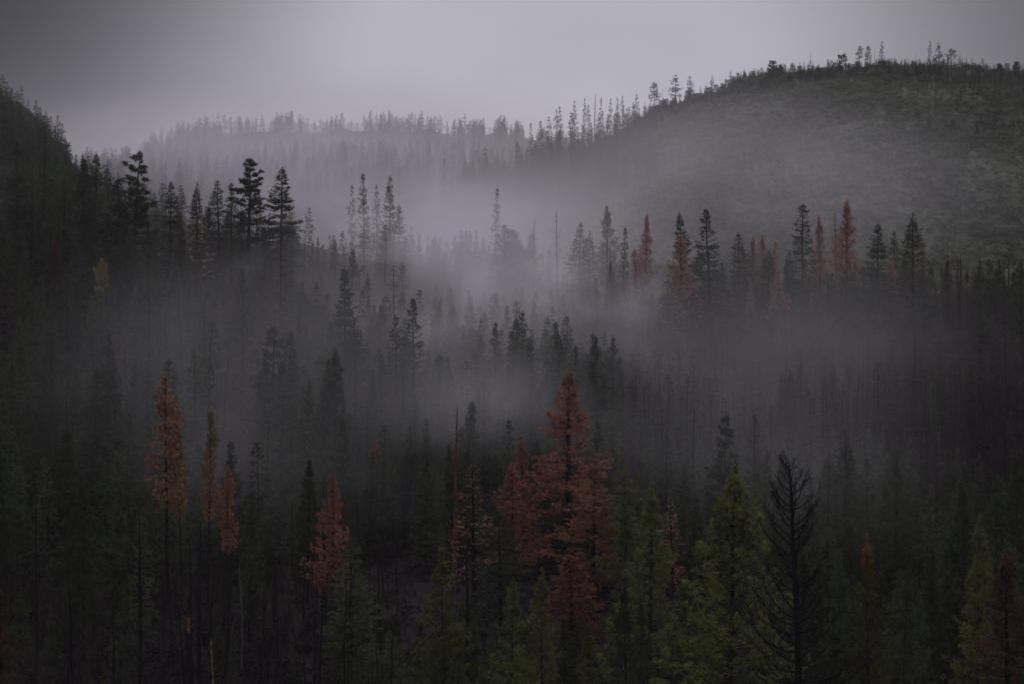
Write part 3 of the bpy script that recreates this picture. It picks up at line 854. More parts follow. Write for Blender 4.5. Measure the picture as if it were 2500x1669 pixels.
# ---- the large bare black tree: trunk and each limb a part
def bare_tree(xpx, ytop, d, seed, label):
    r_ = np.random.default_rng(seed)
    X, Y = world_xy(xpx, d)
    zg = float(ground_z(X, Y)) - 0.3
    H = yz(d, ytop) - zg
    e = bpy.data.objects.new('bare_tree', None)
    COL.objects.link(e)
    e.location = (X, Y, zg)
    tag(e, label, 'dead tree')
    n = 14
    s = np.linspace(0, 1, n)
    tp = np.zeros((n, 3))
    tp[:, 2] = s * H
    tp[:, :2] = np.cumsum(r_.normal(0, 0.05, (n, 2)), 0) * s[:, None]
    tp[:, 0] += -0.012 * H * s ** 2
    tv, tf = tubes([(tp, H * 0.0125 * (1 - s) ** 0.62 + 0.03)], 9)
    link('trunk', np_mesh('trunk', tv, tf, smooth=True), e, MAT['char'])
    az = 0.4
    for k in range(84):
        t_ = 0.30 + 0.68 * (k / 83.0) ** 0.9
        z0 = t_ * H
        az += 2.45 + r_.normal(0, 0.4)
        l = (7.2 * (1.0 - t_) ** 0.66 + 0.6) * r_.uniform(0.6, 1.12)
        base = np.array([np.interp(z0, tp[:, 2], tp[:, 0]), np.interp(z0, tp[:, 2], tp[:, 1]), 0])
        e0 = R(-6 + 44 * (t_ - 0.3)) + r_.normal(0, 0.14)
        pts = branch_curve(z0, az, l, e0, e0 + R(r_.uniform(45, 80)), 9, r_, 0.07) + base
        rb = 0.014 * l + 0.03
        ln = [(pts, np.linspace(rb, 0.014, 9))]
        for _ in range(int(l * 3.2) + 1):
            j = r_.integers(2, 8)
            sa = az + r_.choice([-1, 1]) * r_.uniform(0.4, 1.1)
            tl = r_.uniform(0.35, 0.28 * l + 0.6)
            tw = branch_curve(0, sa, tl, R(r_.uniform(5, 45)), R(r_.uniform(45, 85)), 5, r_, 0.1) + pts[j]
            ln.append((tw, np.linspace(0.024, 0.010, 5)))
            if tl > 0.8:
                tw2 = branch_curve(0, sa + r_.normal(0, 0.8), tl * 0.5, R(30), R(80), 3, r_, 0.1) + tw[2]
                ln.append((tw2, np.linspace(0.015, 0.009, 3)))
        bv, bf = tubes(ln, 4)
        link('branch', np_mesh('branch', bv, bf, smooth=True), e, MAT['char'])
    return e


bare_tree(1953, 1122, 140, 7, 'large black bare tree with upswept limbs beside the tufted pine')

# ---- burnt snags
snags = [
    (343, 1255, 200, 2, 1.5, 'char', 'stout charred pole with broken twigs below the tan clumpy pine'),
    (186, 1385, 185, 4, 1.4, 'char', 'straight charred pole under the olive pine'),
    (90, 1160, 235, 4, 1.2, 'char', 'tall charred pole beside the dark slope pine'),
    (486, 1275, 215, 0, 1.5, 'char', 'charred trunk leaning below the narrow brown pine'),
    (470, 1300, 222, 4, 1.2, 'char', 'thin charred pole next to the leaning charred trunk'),
    (540, 1370, 205, 5, 1.3, 'char', 'forked burnt sapling below the slim rust-brown pine'),
    (590, 1380, 230, 5, 1.1, 'grey', 'grey dead sapling with pale twigs in the burnt hollow'),
    (773, 1420, 190, 2, 1.3, 'char', 'charred branching pole in front of the dense dark fir'),
    (667, 1345, 262, 4, 1.2, 'char', 'slender black pole in the middle of the burnt hollow'),
    (714, 1230, 270, 4, 1.0, 'char', 'thin black pole under the pale green pine'),
    (793, 1165, 258, 4, 1.5, 'char', 'straight black trunk dividing the rust-red pine'),
    (1140, 1335, 196, 4, 2.0, 'char', 'thick charred trunk beside the yellowish green pine'),
    (1109, 995, 272, 2, 1.5, 'redbark', 'tall scorched red trunk with short dead limbs'),
    (968, 1232, 270, 3, 1.6, 'char', 'black pole with a pointed tip in the thin mist'),
    (1690, 990, 305, 4, 1.6, 'char', 'black pole against the misty fir by the burnt slope'),
    (2342, 618, 478, 4, 1.6, 'char', 'stout black dead trunk rising above the row'),
    (285, 690, 395, 4, 1.5, 'redbark', 'long reddish bare trunk beneath the old open-crowned conifer'),
]
for (x, yt, d, var, fat, mat, lab) in snags:
    plant_snag(x, yt, d, var, lab, None, mat, fat=fat)
plant_snag(524, 1568, 172, 1, 'broken stump of bare orange wood among charred trunks', None, 'orangewood', 'broken_stump', 'tree stump', fat=1.3)
sn = plant_snag(463, 1420, 205, 4, 'charred pole with a strip of bare orange wood low on its trunk', None, 'char', fat=1.4, lean=0.0)
zc, hs = yz(205, 1525), SNAG[4][0]
lz = (zc - sn.location.z) / sn.scale.z
tv4 = SNAG[4][2][0][:60].reshape(10, 6, 3)
ax = [np.interp(lz, tv4[:, :, 2].mean(1), tv4[:, :, i].mean(1)) for i in (0, 1)]
hw = 1.1 / sn.scale.z
pv_, pf_ = tubes([(np.array([[ax[0], ax[1], lz + k * hw] for k in (-1, -0.6, 0, 0.6, 1)]), np.array([0.02, 0.15, 0.19, 0.14, 0.01]))], 8)
link('exposed_wood', np_mesh('exposed_wood', pv_, pf_, smooth=True), sn, MAT['orangewood'])

LANDMARK = [
    (1387, 292, 'the tallest dead pine'), (1442, 270, 'the full rust-red pine'), (1254, 282, 'the outer rust-red pine'), (1772, 152, 'the large tufted pine'), (1953, 140, 'the black bare tree'),
    (1583, 205, 'the fresh green pine by the red group'), (1245, 172, 'the small vivid green pine'), (1078, 188, 'the yellowish green pine'), (2122, 190, 'the orange-tipped pine'), (2462, 178, 'the crimson dead pine'),
    (408, 262, 'the tan clumpy pine'), (507, 258, 'the yellow-green topped pine'), (812, 256, 'the rust-red pine over the hollow'), (862, 222, 'the two-topped fir'), (1109, 272, 'the scorched red trunk'),
    (322, 505, 'the old open-crowned conifer'), (608, 530, 'the ragged forked conifer'), (688, 535, 'the shapely dark fir'), (478, 500, 'the sparse red conifer'), (250, 410, 'the straw-yellow tufted pine'),
    (45, 520, 'the tall spur fir'), (845, 405, 'the tall grey fir in the mist'), (965, 440, 'the faint reddish conifer'), (890, 590, 'the narrow fir spire'), (952, 585, 'the rounded fir spire'), (1204, 600, 'the lone blunt fir'),
    (1482, 520, 'the broad pale red pine'), (1663, 490, 'the tall pink-brown pine'), (1736, 500, 'the tall layered fir'), (1960, 512, 'the columnar fir'), (2068, 522, 'the tallest pale red pine'), (2230, 495, 'the tall straight fir'),
    (2340, 480, 'the nearly bare conifer'), (2390, 400, 'the sweeping-limbed conifer'), (2232, 400, 'the ragged reddish conifer'), (1765, 285, 'the pale open-limbed conifer'), (1845, 290, 'the broad grey-green fir'), (2187, 238, 'the even green pine'),
    (205, 232, 'the olive pine among burnt trunks'), (343, 200, 'the stout charred pole'), (773, 190, 'the charred branching pole'), (524, 172, 'the orange stump'), (1470, 340, 'the misty open conifer'), (672, 352, 'the drooping dark conifer'), (160, 300, 'the dark slope pine'),
]
LMK = [((x - CX) / F_PX * d, d, h) for x, d, h in LANDMARK]


def beside(X, Y):
    """where a tree stands, told by the landmark tree closest to it"""
    a, b_, h = min(LMK, key=lambda q: (q[0] - X) ** 2 + (q[1] - Y) ** 2)
    dist = math.hypot(a - X, b_ - Y)
    if dist < 7:
        return 'close beside ' + h
    return ('uphill of ' if Y > b_ + 6 else 'downhill of ' if Y < b_ - 6 else 'level with ') + h


# ---- stands of look-alikes: filled in between the named trees
def free(X, Y, gap):
    for (a, b_, h_) in PLACED:
        if (a - X) ** 2 + (b_ - Y) ** 2 < gap * gap:
            return False
    return True


def skyline(x):
    return float(np.interp(x, [-100, 100, 230, 300, 420, 520, 700, 760, 900, 1050, 1200, 1300, 1500, 1700, 2500], [380, 400, 440, 520, 500, 500, 520, 600, 560, 560, 600, 600, 600, 610, 640]))


def stand(n, x0, x1, d0, d1, h0, h1, kinds, mat, name, label, cat, group, ymin=None, gap=4.5, bark='bark'):
    made = tries = 0
    while made < n and tries < n * 60:
        tries += 1
        x, d = rng.uniform(x0, x1), math.sqrt(rng.uniform(d0 * d0, d1 * d1))
        X, Y = world_xy(x, d)
        if not free(X, Y, gap):
            continue
        h = rng.uniform(h0, h1)
        z = float(ground_z(X, Y))
        yt = YH - (z + h) / d * F_PX
        if yt < (ymin if ymin is not None else skyline(x)):
            continue
        kd = kinds[rng.integers(len(kinds))]
        f = (h - h0) / (h1 - h0)
        size = 'short' if f < 0.33 else 'tall' if f > 0.67 else 'mid-height'
        shape = {'fir': 'fir', 'pine_mid': 'pine', 'pine': 'pine', 'narrow': 'narrow fir', 'sparse': 'sparse pine', 'dead': 'full pine'}[kd]
        plant(x, yt, d, kd, mat, name, f'{size} {label} {shape} {beside(X, Y)}', cat, group, bark=bark)
        made += 1
    return made


MID = ['fir', 'fir', 'pine_mid', 'narrow']
stand(62, -40, 760, 300, 600, 17, 29, MID, G, 'fir_tree', 'dark green', 'conifer', 'conifers in the shaded slope stand')
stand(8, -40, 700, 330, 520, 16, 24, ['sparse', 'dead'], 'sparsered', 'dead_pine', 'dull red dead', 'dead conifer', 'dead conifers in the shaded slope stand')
stand(34, 700, 1400, 320, 470, 15, 26, MID, G, 'fir_tree', 'misty grey-green', 'conifer', 'conifers in the valley mist', ymin=690)
stand(22, 720, 1300, 500, 640, 16, 24, MID, G, 'fir_tree', 'ghostly pale', 'conifer', 'conifers in the bright mist bank', ymin=560)
stand(30, 1350, 2500, 490, 560, 10, 19, MID, G, 'fir_tree', 'grey-green', 'conifer', 'short conifers in the hill-foot row', ymin=610)
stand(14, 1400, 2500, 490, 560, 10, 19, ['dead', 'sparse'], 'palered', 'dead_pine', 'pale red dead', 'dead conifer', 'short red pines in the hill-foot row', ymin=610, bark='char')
stand(34, 1530, 2520, 190, 300, 11, 22, ['pine_mid', 'fir', 'pine'], G, 'pine_tree', 'dim green', 'conifer', 'pines in the low wood', ymin=1090)
stand(10, 950, 1500, 165, 260, 8, 14, ['pine', 'pine_mid'], G, 'pine_tree', 'shaded green', 'conifer', 'small pines below the red group', ymin=1490)
stand(6, 0, 330, 210, 300, 12, 19, ['pine_mid'], G, 'pine_tree', 'shadowy green', 'conifer', 'pines among burnt trunks', ymin=1150)


def snag_field(n, x0, x1, d0, d1, h0, h1, label, group, ymin, mats=('char',), fat=1.0, gap=2.0):
    made = tries = 0
    while made < n and tries < n * 40:
        tries += 1
        x, d = rng.uniform(x0, x1), math.sqrt(rng.uniform(d0 * d0, d1 * d1))
        X, Y = world_xy(x, d)
        if not free(X, Y, gap):
            continue
        h = rng.uniform(h0, h1)
        yt = YH - (float(ground_z(X, Y)) + h) / d * F_PX
        if yt < ymin:
            continue
        vr = int(rng.integers(6))
        mt = mats[rng.integers(len(mats))]
        f = (h - h0) / (h1 - h0)
        size = 'short' if f < 0.33 else 'tall' if f > 0.67 else 'mid-height'
        look = ('twiggy', 'broken-topped', 'many-limbed', 'nearly limbless', 'slim', 'crooked')[vr]
        tone = {'char': 'charred', 'bark': 'dark brown', 'grey': 'grey', 'redbark': 'reddish'}[mt]
        plant_snag(x, yt, d, vr, f'{size} {look} {tone} pole {beside(X, Y)}', group, mt, fat=fat * rng.uniform(0.8, 1.2))
        made += 1


snag_field(64, 1420, 2500, 320, 480, 7, 17, 'thin burnt pole on the bare purple-brown slope', 'burnt poles on the bare slope', 760, ('bark', 'grey', 'bark', 'redbark'), 0.9)
snag_field(55, -20, 960, 175, 300, 6, 16, 'charred pole in the dark burnt hollow', 'charred poles in the burnt hollow', 1300, ('char', 'char', 'char', 'bark'), 1.2)
snag_field(24, 560, 1260, 300, 470, 9, 18, 'thin dead pole veiled by the valley mist', 'dead poles in the valley mist', 700, ('char', 'bark'), 0.9)
snag_field(22, 0, 760, 320, 520, 14, 24, 'bare dark pole inside the shaded slope stand', 'bare poles in the shaded stand', 560, ('bark', 'char'), 0.9)

# pale peeled branches lying in the burnt hollow
for (x, y, d, ln_, az_, el_) in ((248, 1580, 186, 2.4, 0.2, 58), (238, 1635, 184, 2.2, -0.1, 35), (446, 1512, 210, 0.9, 0.3, 60), (275, 1650, 180, 1.2, 0.2, 80)):
    X, Y = world_xy(x, d)
    r_ = np.random.default_rng(x)
    z_ = float(ground_z(X, Y))
    pts = branch_curve(0, az_, ln_ * 1.6, R(el_), R(el_ + 20), 8, r_, 0.08)
    v_, f_ = tubes([(pts, np.linspace(0.055, 0.02, 8)), (branch_curve(0, az_ + 1.0, ln_ * 0.5, R(20), R(50), 4, r_) + pts[4], np.linspace(0.03, 0.012, 4))], 5)
    ob = link('fallen_branch', np_mesh('fallen_branch', v_, f_, smooth=True), None, MAT['straw'])
    ob.location = (X, Y, z_ - 0.05)
    tag(ob, 'pale peeled branch sticking up from the burnt ground', 'branch', 'pale branches in the burnt hollow')

# ------------------------------------------------------------------ masses nobody could count
SOURCE = {}


def source_object(key, verts, faces, attrs, mat):
    """the one plant that a mass repeats; it is not linked to the scene itself"""
    if key not in SOURCE:
        me = np_mesh(key[0], verts, faces, attrs)
        me.materials.append(mat)
        SOURCE[key] = bpy.data.objects.new(key[0], me)
    return SOURCE[key]


def tree_source(kind, v, mat):
    r_ = RAW[kind][v]
    tv, tf = r_[0][:48], r_[1][:44]
    z = np.zeros(len(tv))
    return source_object((kind, v, mat.name), np.concatenate([r_[2], tv]), np.concatenate([r_[3], tf + len(r_[2])]),
                         {'tint': np.concatenate([r_[4], z]), 'height': np.concatenate([r_[5], z])}, mat)


def spread(name, sources, which, pos, scl, rot, label, cat):
    """one object: points that carry the plants as geometry-node instances"""
    me = bpy.data.meshes.new(name)
    me.vertices.add(len(pos))
    me.vertices.foreach_set('co', np.asarray(pos, np.float32).ravel())
    a = me.attributes.new('which', 'INT', 'POINT')
    a.data.foreach_set('value', np.asarray(which, np.int32))
    for nm, arr in (('size', scl), ('turn', rot)):
        a = me.attributes.new(nm, 'FLOAT_VECTOR', 'POINT')
        a.data.foreach_set('vector', np.asarray(arr, np.float32).ravel())
    ob = link(name, me)
    ng = bpy.data.node_groups.new(name, 'GeometryNodeTree')
    ng.interface.new_socket('Geometry', in_out='INPUT', socket_type='NodeSocketGeometry')
    ng.interface.new_socket('Geometry', in_out='OUTPUT', socket_type='NodeSocketGeometry')
    N, Lk = ng.nodes, ng.links
    gi, go = N.new('NodeGroupInput'), N.new('NodeGroupOutput')

    def named_attr(nm, tp):
        nd = N.new('GeometryNodeInputNamedAttribute')
        nd.data_type = tp
        nd.inputs['Name'].default_value = nm
        return [o_ for o_ in nd.outputs if o_.enabled and o_.name == 'Attribute'][0]
    wh, sz, tn = named_attr('which', 'INT'), named_attr('size', 'FLOAT_VECTOR'), named_attr('turn', 'FLOAT_VECTOR')
    er = N.new('FunctionNodeEulerToRotation')
    Lk.new(tn, er.inputs[0])
    jn = N.new('GeometryNodeJoinGeometry')
    for k, so in enumerate(sources):
        oi = N.new('GeometryNodeObjectInfo')
        oi.inputs['Object'].default_value = so
        oi.inputs['As Instance'].default_value = True
        cmp_ = N.new('FunctionNodeCompare')
        cmp_.data_type, cmp_.operation = 'INT', 'EQUAL'
        ins = [i_ for i_ in cmp_.inputs if i_.enabled]
        Lk.new(wh, ins[0])
        ins[1].default_value = k
        ip = N.new('GeometryNodeInstanceOnPoints')
        Lk.new(gi.outputs[0], ip.inputs['Points'])
        Lk.new(cmp_.outputs[0], ip.inputs['Selection'])
        Lk.new(oi.outputs['Geometry'], ip.inputs['Instance'])
        Lk.new(er.outputs[0], ip.inputs['Rotation'])
        Lk.new(sz, ip.inputs['Scale'])
        Lk.new(ip.outputs[0], jn.inputs[0])
    Lk.new(jn.outputs[0], go.inputs[0])
    md = ob.modifiers.new('plants', 'NODES')
    md.node_group = ng
    tag(ob, label, cat, kind='stuff')
    return ob


def mass(name, items, mat, label, cat):
    """items: (kind, variant, X, Y, z, width scale, height scale, rotation)"""
    keys = sorted({(it[0], it[1]) for it in items})
    src = [tree_source(k, v, mat) for k, v in keys]
    return spread(name, src, [keys.index((it[0], it[1])) for it in items], [it[2:5] for it in items], [(it[5], it[5], it[6]) for it in items],
                  [(rng.normal(0, 0.025), rng.normal(0, 0.025), it[7]) for it in items], label, cat)


def scatter(n, x0, x1, d0, d1, h0, h1, kinds, ok=lambda x, d, yt: True):
    out = []
    for _ in range(n):
        x, d = rng.uniform(x0, x1), rng.uniform(d0, d1)
        X, Y = world_xy(x, d)
        z = float(ground_z(X, Y))
        h = rng.uniform(h0, h1)
        if not ok(x, d, YH - (z + h) / d * F_PX):
            continue
        k = kinds[rng.integers(len(kinds))]
        s = h / PROTO[k][0][0]
        out.append((k, int(rng.integers(len(RAW[k]))), X, Y, z - 0.3, s * rng.uniform(0.9, 1.35), s, rng.uniform(0, 6.28)))
    return out


far_y = lambda x: float(np.interp(x, [150, 300, 385, 450, 600, 1150, 1300], [398, 352, 320, 290, 286, 284, 310])) + 11 * math.sin(x / 41.0) + 9 * math.sin(x / 17.0 + 1.0) + 6 * math.sin(x / 7.3)
items = scatter(1400, 100, 1400, 1560, 1790, 12, 26, ['far'], lambda x, d, yt: yt > far_y(x) - 4)
items += scatter(700, 200, 1330, 1340, 1500, 14, 24, ['far'], lambda x, d, yt: yt > 335)
items += scatter(1000, -250, 240, 880, 1150, 13, 24, ['far'], lambda x, d, yt: yt > np.interp(x, [-250, 0, 60, 150, 215], [150, 200, 245, 310, 430]))
items += scatter(480, 1100, 1600, 1020, 1200, 10, 21, ['far'], lambda x, d, yt: yt > np.interp(x, [1150, 1280, 1360, 1500, 1600], [370, 320, 275, 250, 245]))
items += scatter(420, -100, 760, 590, 880, 10, 21, ['far'], lambda x, d, yt: yt > np.interp(x, [-100, 150, 220, 300, 420, 700], [370, 355, 370, 420, 445, 480]))
items += scatter(160, 850, 1350, 650, 1000, 12, 20, ['far'], lambda x, d, yt: yt > 400)
mass('distant_forest', items, MAT['green'], 'grey mass of conifers on the fogged far ridges and spur', 'forest')

items = scatter(1300, 1540, 2620, 1150, 1225, 2.0, 6.0, ['far', 'far', 'far', 'far_tall', 'far_bush'])
items += scatter(170, 1560, 2620, 1170, 1225, 5.0, 9.5, ['far', 'far', 'far_tall'], lambda x, d, yt: yt > np.interp(x, [1560, 1700, 1900, 2100, 2500], [260, 210, 150, 138, 150]))
items += scatter(700, 2230, 2650, 1040, 1215, 3.0, 8.0, ['far', 'far_tall'], lambda x, d, yt: yt > 165 and rng.uniform() < (x - 2200) / 220)
mass('crest_brush', items, MAT['green'], 'dark brush and tiny conifers along the crest of the open hill', 'brush')

add_proto('fill', 24, 4.0, conifer(140, 24, 4.0, 0.05, 'fir', 115, 1.3, 6, 0.85, 0.32, 0.85, drop=0.1, jag=0.4, wood=False, sides=4, ragged=0.12))
add_proto('fill', 24, 3.4, conifer(141, 24, 3.4, 0.06, 'pine', 105, 1.2, 6, 0.85, 0.32, 0.78, drop=0.1, jag=0.4, wood=False, sides=4, ragged=0.15))
items = scatter(330, -80, 820, 285, 620, 10, 24, ['fill'], lambda x, d, yt: yt > skyline(x) + 20)
items += scatter(430, 740, 1500, 305, 510, 9, 21, ['fill'], lambda x, d, yt: yt > 700)
items += scatter(130, 700, 1350, 500, 660, 10, 18, ['fill'], lambda x, d, yt: yt > 560)
items += scatter(260, 1350, 2560, 480, 590, 7, 17, ['fill'], lambda x, d, yt: yt > 620)
items += scatter(120, 1540, 2560, 190, 330, 5, 16, ['fill'], lambda x, d, yt: yt > 1130)
items += scatter(50, 950, 1500, 165, 230, 3, 8, ['fill'], lambda x, d, yt: yt > 1500)
items += scatter(60, -80, 1000, 200, 300, 3, 9, ['fill'], lambda x, d, yt: yt > 1330)
items += scatter(100, 860, 1260, 165, 275, 4, 10, ['fill'], lambda x, d, yt: yt > 1430)
items += scatter(90, 1440, 2500, 350, 450, 6, 14, ['fill'], lambda x, d, yt: yt > 790)
items += scatter(190, 1440, 2420, 285, 370, 7, 16, ['fill'], lambda x, d, yt: yt > np.interp(x, [1440, 1700, 2420], [900, 980, 1060]))
items += scatter(120, 1380, 2560, 450, 520, 6, 13, ['fill'], lambda x, d, yt: yt > 660)
mass('slope_forest', items, MAT['green'], 'crowded lesser conifers between the taller trees of the slope', 'forest')

add_proto('sapling', 10, 1.5, conifer(150, 10, 1.5, 0.12, 'fir', 70, 2.2, 5, 0.55, 0.09, 0.7, drop=0.2, jag=0.5, wood=False, sides=4))
add_proto('sapling', 10, 1.1, conifer(151, 10, 1.1, 0.25, 'fir', 60, 2.0, 5, 0.55, 0.08, 0.6, drop=0.25, jag=0.6, wood=False, sides=4))
items = scatter(1100, 1380, 2580, 320, 500, 4, 14, ['sapling'], lambda x, d, yt: yt > 730)
items += scatter(260, -80, 1000, 180, 330, 3, 8, ['sapling'], lambda x, d, yt: yt > 1330)
items += scatter(160, 500, 1400, 300, 470, 4, 10, ['sapling'], lambda x, d, yt: yt > 760)
mass('scorched_saplings', items, MAT['scorch'], 'scorched purple-brown saplings crowding the burnt slopes', 'undergrowth')

# leafy shrubs all over the open hillside
def clump(seed, q, flat, bw):
    r_ = np.random.default_rng(seed)
    u = unit(r_.normal(size=(q, 3)))
    u[:, 2] = np.abs(u[:, 2]) * flat + 0.1
    P = u * np.array([1.2, 1.2, 0.9]) * r_.uniform(0.1, 1, (q, 1))
    v, f, t1, h1 = blades(r_, P, u + r_.normal(0, 0.5, (q, 3)), np.full(q, 0.75), np.full(q, bw), np.clip(r_.uniform(0, 1) + r_.normal(0, 0.2, q), 0, 1), np.zeros(q))
    return v, f, {'tint': t1, 'height': h1}


def clump_field(name, n, x0, x1, d0, d1, s0, s1, q, flat, bw, mat, label, cat):
    src = [source_object((cat + '_clump', k, mat.name), *clump(300 + k, q, flat, bw), mat) for k in range(6)]
    x, d = rng.uniform(x0, x1, n), np.sqrt(rng.uniform(d0 * d0, d1 * d1, n))
    X, Y = (x - CX) / F_PX * d, d
    z = ground_z(X, Y) - 0.05
    sc_ = rng.uniform(s0, s1, n) * (1 + 0.4 * np.sin(X * 0.06) * np.sin(Y * 0.05))
    return spread(name, src, rng.integers(0, 6, n), np.stack([X, Y, z], 1), np.stack([sc_, sc_, sc_ * rng.uniform(0.7, 1.2, n)], 1),
                  np.stack([np.zeros(n), np.zeros(n), rng.uniform(0, 6.28, n)], 1), label, cat)


clump_field('hillside_shrubbery', 24000, 1180, 2650, 780, 1200, 0.6, 1.9, 22, 0.8, 0.5, MAT['shrub'], 'low olive shrubs covering the open hillside', 'shrubs')
clump_field('scorched_brush', 34000, -100, 2600, 140, 540, 0.3, 1.0, 18, 1.0, 0.22, MAT['brush'], 'scorched low brush covering the forest floor', 'brush')

# burnt saplings and dead brush: thin stems standing all over the charred slopes
def stems(n, x0, x1, d0, d1, h0, h1, lean=0.12):
    x, d = rng.uniform(x0, x1, n), np.sqrt(rng.uniform(d0 * d0, d1 * d1, n))
    X, Y = (x - CX) / F_PX * d, d
    z = ground_z(X, Y)
    h = rng.uniform(h0, h1, n) ** 1.0
    base = np.stack([X, Y, z - 0.2], 1)
    dirn = np.stack([rng.normal(0, lean, n), rng.normal(0, lean, n), np.ones(n)], 1)
    tip = base + dirn * h[:, None]
    rr = 0.03 + 0.007 * h
    ang = np.array([0, 2.094, 4.189])
    ring_ = np.stack([np.cos(ang), np.sin(ang), np.zeros(3)], 1)
    v = np.concatenate([base[:, None] + ring_[None] * rr[:, None, None], tip[:, None] + ring_[None] * (rr * 0.3)[:, None, None]], 1).reshape(-1, 3)
    o_ = np.arange(n)[:, None] * 6
    f = np.concatenate([np.stack([o_[:, 0] + i, o_[:, 0] + (i + 1) % 3, o_[:, 0] + 3 + (i + 1) % 3, o_[:, 0] + 3 + i], 1) for i in range(3)])
    return v, f


sv, sf, off = [], [], 0
for args in ((650, 1400, 2560, 320, 500, 3, 13, 0.06), (900, -60, 1000, 170, 310, 1.5, 9, 0.06), (700, 500, 1400, 300, 480, 3, 12, 0.04), (400, -60, 700, 310, 520, 5, 15, 0.02), (2500, -60, 2560, 165, 500, 0.8, 2.6, 0.35), (130, 1300, 2560, 820, 1150, 5, 16, 0.03)):
    v_, f_ = stems(*args)
    sv.append(v_); sf.append(f_ + off); off += len(v_)
st = link('burnt_undergrowth', np_mesh('burnt_undergrowth', np.concatenate(sv), np.concatenate(sf)), None, MAT['bark'])
tag(st, 'thin burnt stems and saplings over the charred slopes', 'undergrowth', kind='stuff')

# ------------------------------------------------------------------ haze and mist
hz_m, t = material('haze_air')
pv = t.n('ShaderNodeVolumePrincipled')
pv.inputs['Color'].default_value = (0.86, 0.80, 0.98, 1)
pv.inputs['Density'].default_value = 0.00006
pv.inputs['Anisotropy'].default_value = 0.2
o = t.n('ShaderNodeOutputMaterial')
t.l(pv.outputs[0], o.inputs['Volume'])
bx = np.array([(x, y, z) for x in (-1450, 1450) for y in (-450, 2260) for z in (-75, 175)], float)
bf = np.array([(0, 1, 3, 2), (4, 6, 7, 5), (0, 4, 5, 1), (2, 3, 7, 6), (0, 2, 6, 4), (1, 5, 7, 3)])
hz = link('haze', np_mesh('haze', bx, bf), None, hz_m)
tag(hz, 'thin grey haze filling the whole valley', 'haze', kind='stuff')


def icosphere():
    import bmesh
    bm = bmesh.new()
    bmesh.ops.create_icosphere(bm, subdivisions=3, radius=1.0)
    me = bpy.data.meshes.new('mist')
    bm.to_mesh(me)
    bm.free()
    return me


def mist(xpx, ypx, d, rx_px, ry_px, rd, dens, label, lo=0.42, hi=0.68, nscale=0.02, seed=0.0, inner=0.25, stretch=(1.0, 1.0, 1.6), tilt=0.0, detail=4.0):
    """a drifting bank of fog: an ellipsoid of air whose density fades to its rim and breaks up into wisps"""
    c = np.array([(xpx - CX) / F_PX * d, d, yz(d, ypx)])
    r = np.array([rx_px / F_PX * d, rd, ry_px / F_PX * d])
    m, t = material('mist_air')
    g = t.n('ShaderNodeNewGeometry')
    tcn = t.n('ShaderNodeTexCoord')
    rad = t.vmath('LENGTH', tcn.outputs['Object'])
    fall = t.smooth(rad, inner, 0.97, 1.0, 0.0)
    nz = t.noise(t.vmath('ADD', t.vmath('MULTIPLY', g.outputs['Position'], stretch), (seed * 137.0, seed * 71.0, seed * 33.0)), nscale, detail, 0.58)
    den = t.math('MULTIPLY', t.math('MULTIPLY', fall, t.smooth(nz, lo, hi)), dens)
    v = t.n('ShaderNodeVolumePrincipled')
    v.inputs['Color'].default_value = (0.93, 0.895, 0.99, 1)
    v.inputs['Anisotropy'].default_value = 0.4
    t.l(den, v.inputs['Density'])
    o = t.n('ShaderNodeOutputMaterial')
    t.l(v.outputs[0], o.inputs['Volume'])
    ob = link('mist', icosphere(), None, m)
    ob.location = c
    ob.scale = r
    ob.rotation_euler = (0, -R(tilt), 0)
    tag(ob, label, 'mist', kind='stuff')
    return ob


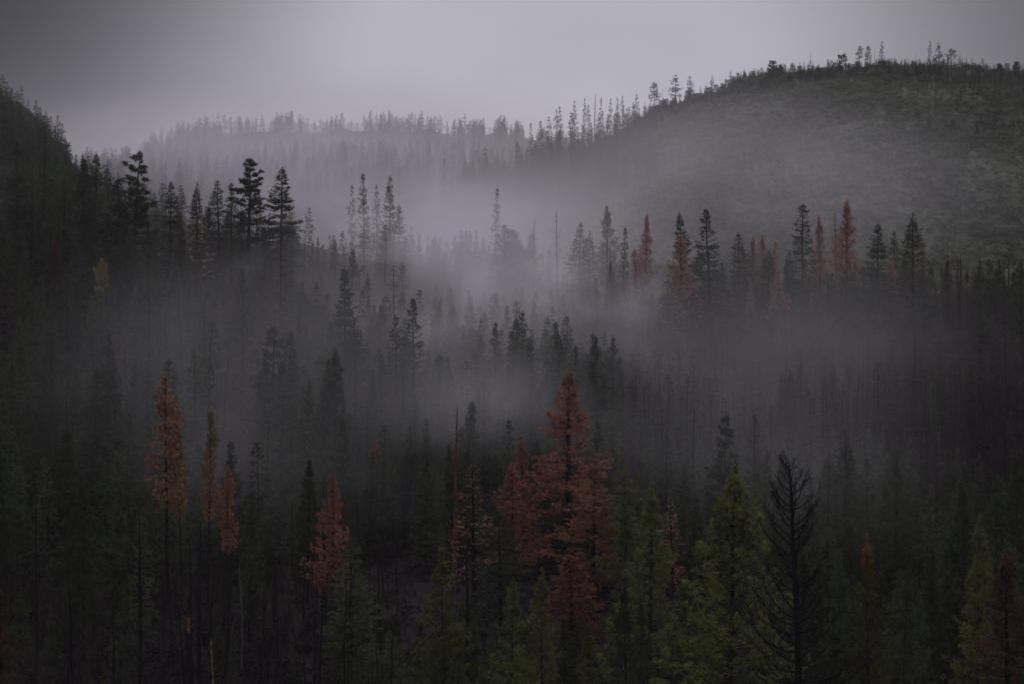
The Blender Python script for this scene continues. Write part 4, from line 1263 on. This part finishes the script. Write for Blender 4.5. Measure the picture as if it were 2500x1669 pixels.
mist(960, 590, 790, 840, 330, 190, 0.0050, 'bright mist bank filling the valley behind the stand', 0.30, 0.66, 0.012, 1.0)
mist(760, 415, 1420, 1080, 240, 250, 0.0054, 'pale mist lying between the far ridges', 0.2, 0.6, 0.009, 2.0)
mist(1720, 540, 930, 940, 430, 160, 0.0042, 'thin mist rising up the open hillside', 0.20, 0.65, 0.012, 3.0)
mist(1150, 640, 505, 580, 300, 60, 0.0170, 'drifting mist wisps over the middle of the slope', 0.44, 0.64, 0.020, 4.0)
mist(1230, 860, 428, 580, 370, 55, 0.0130, 'loose mist hanging lower on the burnt slope', 0.40, 0.66, 0.024, 8.0)
mist(1170, 1110, 322, 500, 440, 26, 0.0160, 'faint mist behind the tall red-brown pines', 0.30, 0.74, 0.03, 5.0, 0.1)
mist(1880, 1080, 300, 600, 330, 28, 0.0062, 'thin mist over the low wood under the burnt slope', 0.22, 0.75, 0.035, 12.0, 0.1)
mist(660, 1090, 290, 470, 360, 26, 0.0060, 'thin mist behind the rust-brown pines of the hollow', 0.25, 0.75, 0.035, 13.0, 0.1)
mist(1860, 850, 385, 840, 360, 65, 0.0027, 'light veil of mist across the burnt slope', 0.2, 0.7, 0.02, 9.0)
mist(1900, 1140, 216, 640, 280, 30, 0.0016, 'thin veil of mist behind the black bare tree', 0.2, 0.75, 0.04, 11.0)
mist(600, 900, 345, 680, 430, 90, 0.0023, 'thin veil of mist inside the shaded slope stand', 0.2, 0.7, 0.02, 10.0)
mist(2280, 370, 1070, 210, 120, 55, 0.0080, 'small mist patch on the dark shoulder of the hill', 0.42, 0.62, 0.02, 6.0)
mist(700, 540, 620, 420, 210, 70, 0.0095, 'mist seeping between the tall conifers of the stand', 0.35, 0.65, 0.02, 7.0)
for k, (x, y, d, rx, ry, a, dn, where) in enumerate((
        (860, 555, 480, 150, 55, 25, 0.030, 'beside the shapely dark fir'), (1050, 500, 530, 170, 60, 35, 0.030, 'under the lone blunt fir'), (1170, 690, 440, 110, 75, 60, 0.030, 'above the blurred dark fir'),
        (1340, 660, 450, 140, 52, -12, 0.030, 'below the pink-red spire'), (1430, 770, 420, 90, 110, 70, 0.024, 'uphill of the tallest dead pine'), (1080, 800, 400, 170, 60, 40, 0.024, 'beside the grey-green tipped fir'),
        (1250, 960, 330, 150, 60, 50, 0.012, 'over the pointed rust-red pine'), (735, 500, 500, 120, 48, 40, 0.024, 'between the dark fir and the spires'),
        (1570, 735, 440, 110, 80, 55, 0.022, 'under the low pale red pine'), (620, 640, 420, 120, 50, 30, 0.012, 'below the ragged forked conifer'), (2330, 330, 1060, 130, 34, -32, 0.012, 'across the dark shoulder of the hill'))):
    mist(x, y, d, rx, ry, 0.5 * rx / F_PX * d + 4, dn, 'torn wisp of mist ' + where, 0.44, 0.64, 22.0 / d, 20.0 + k, 0.1, (1.0, 1.0, 1.3), a)
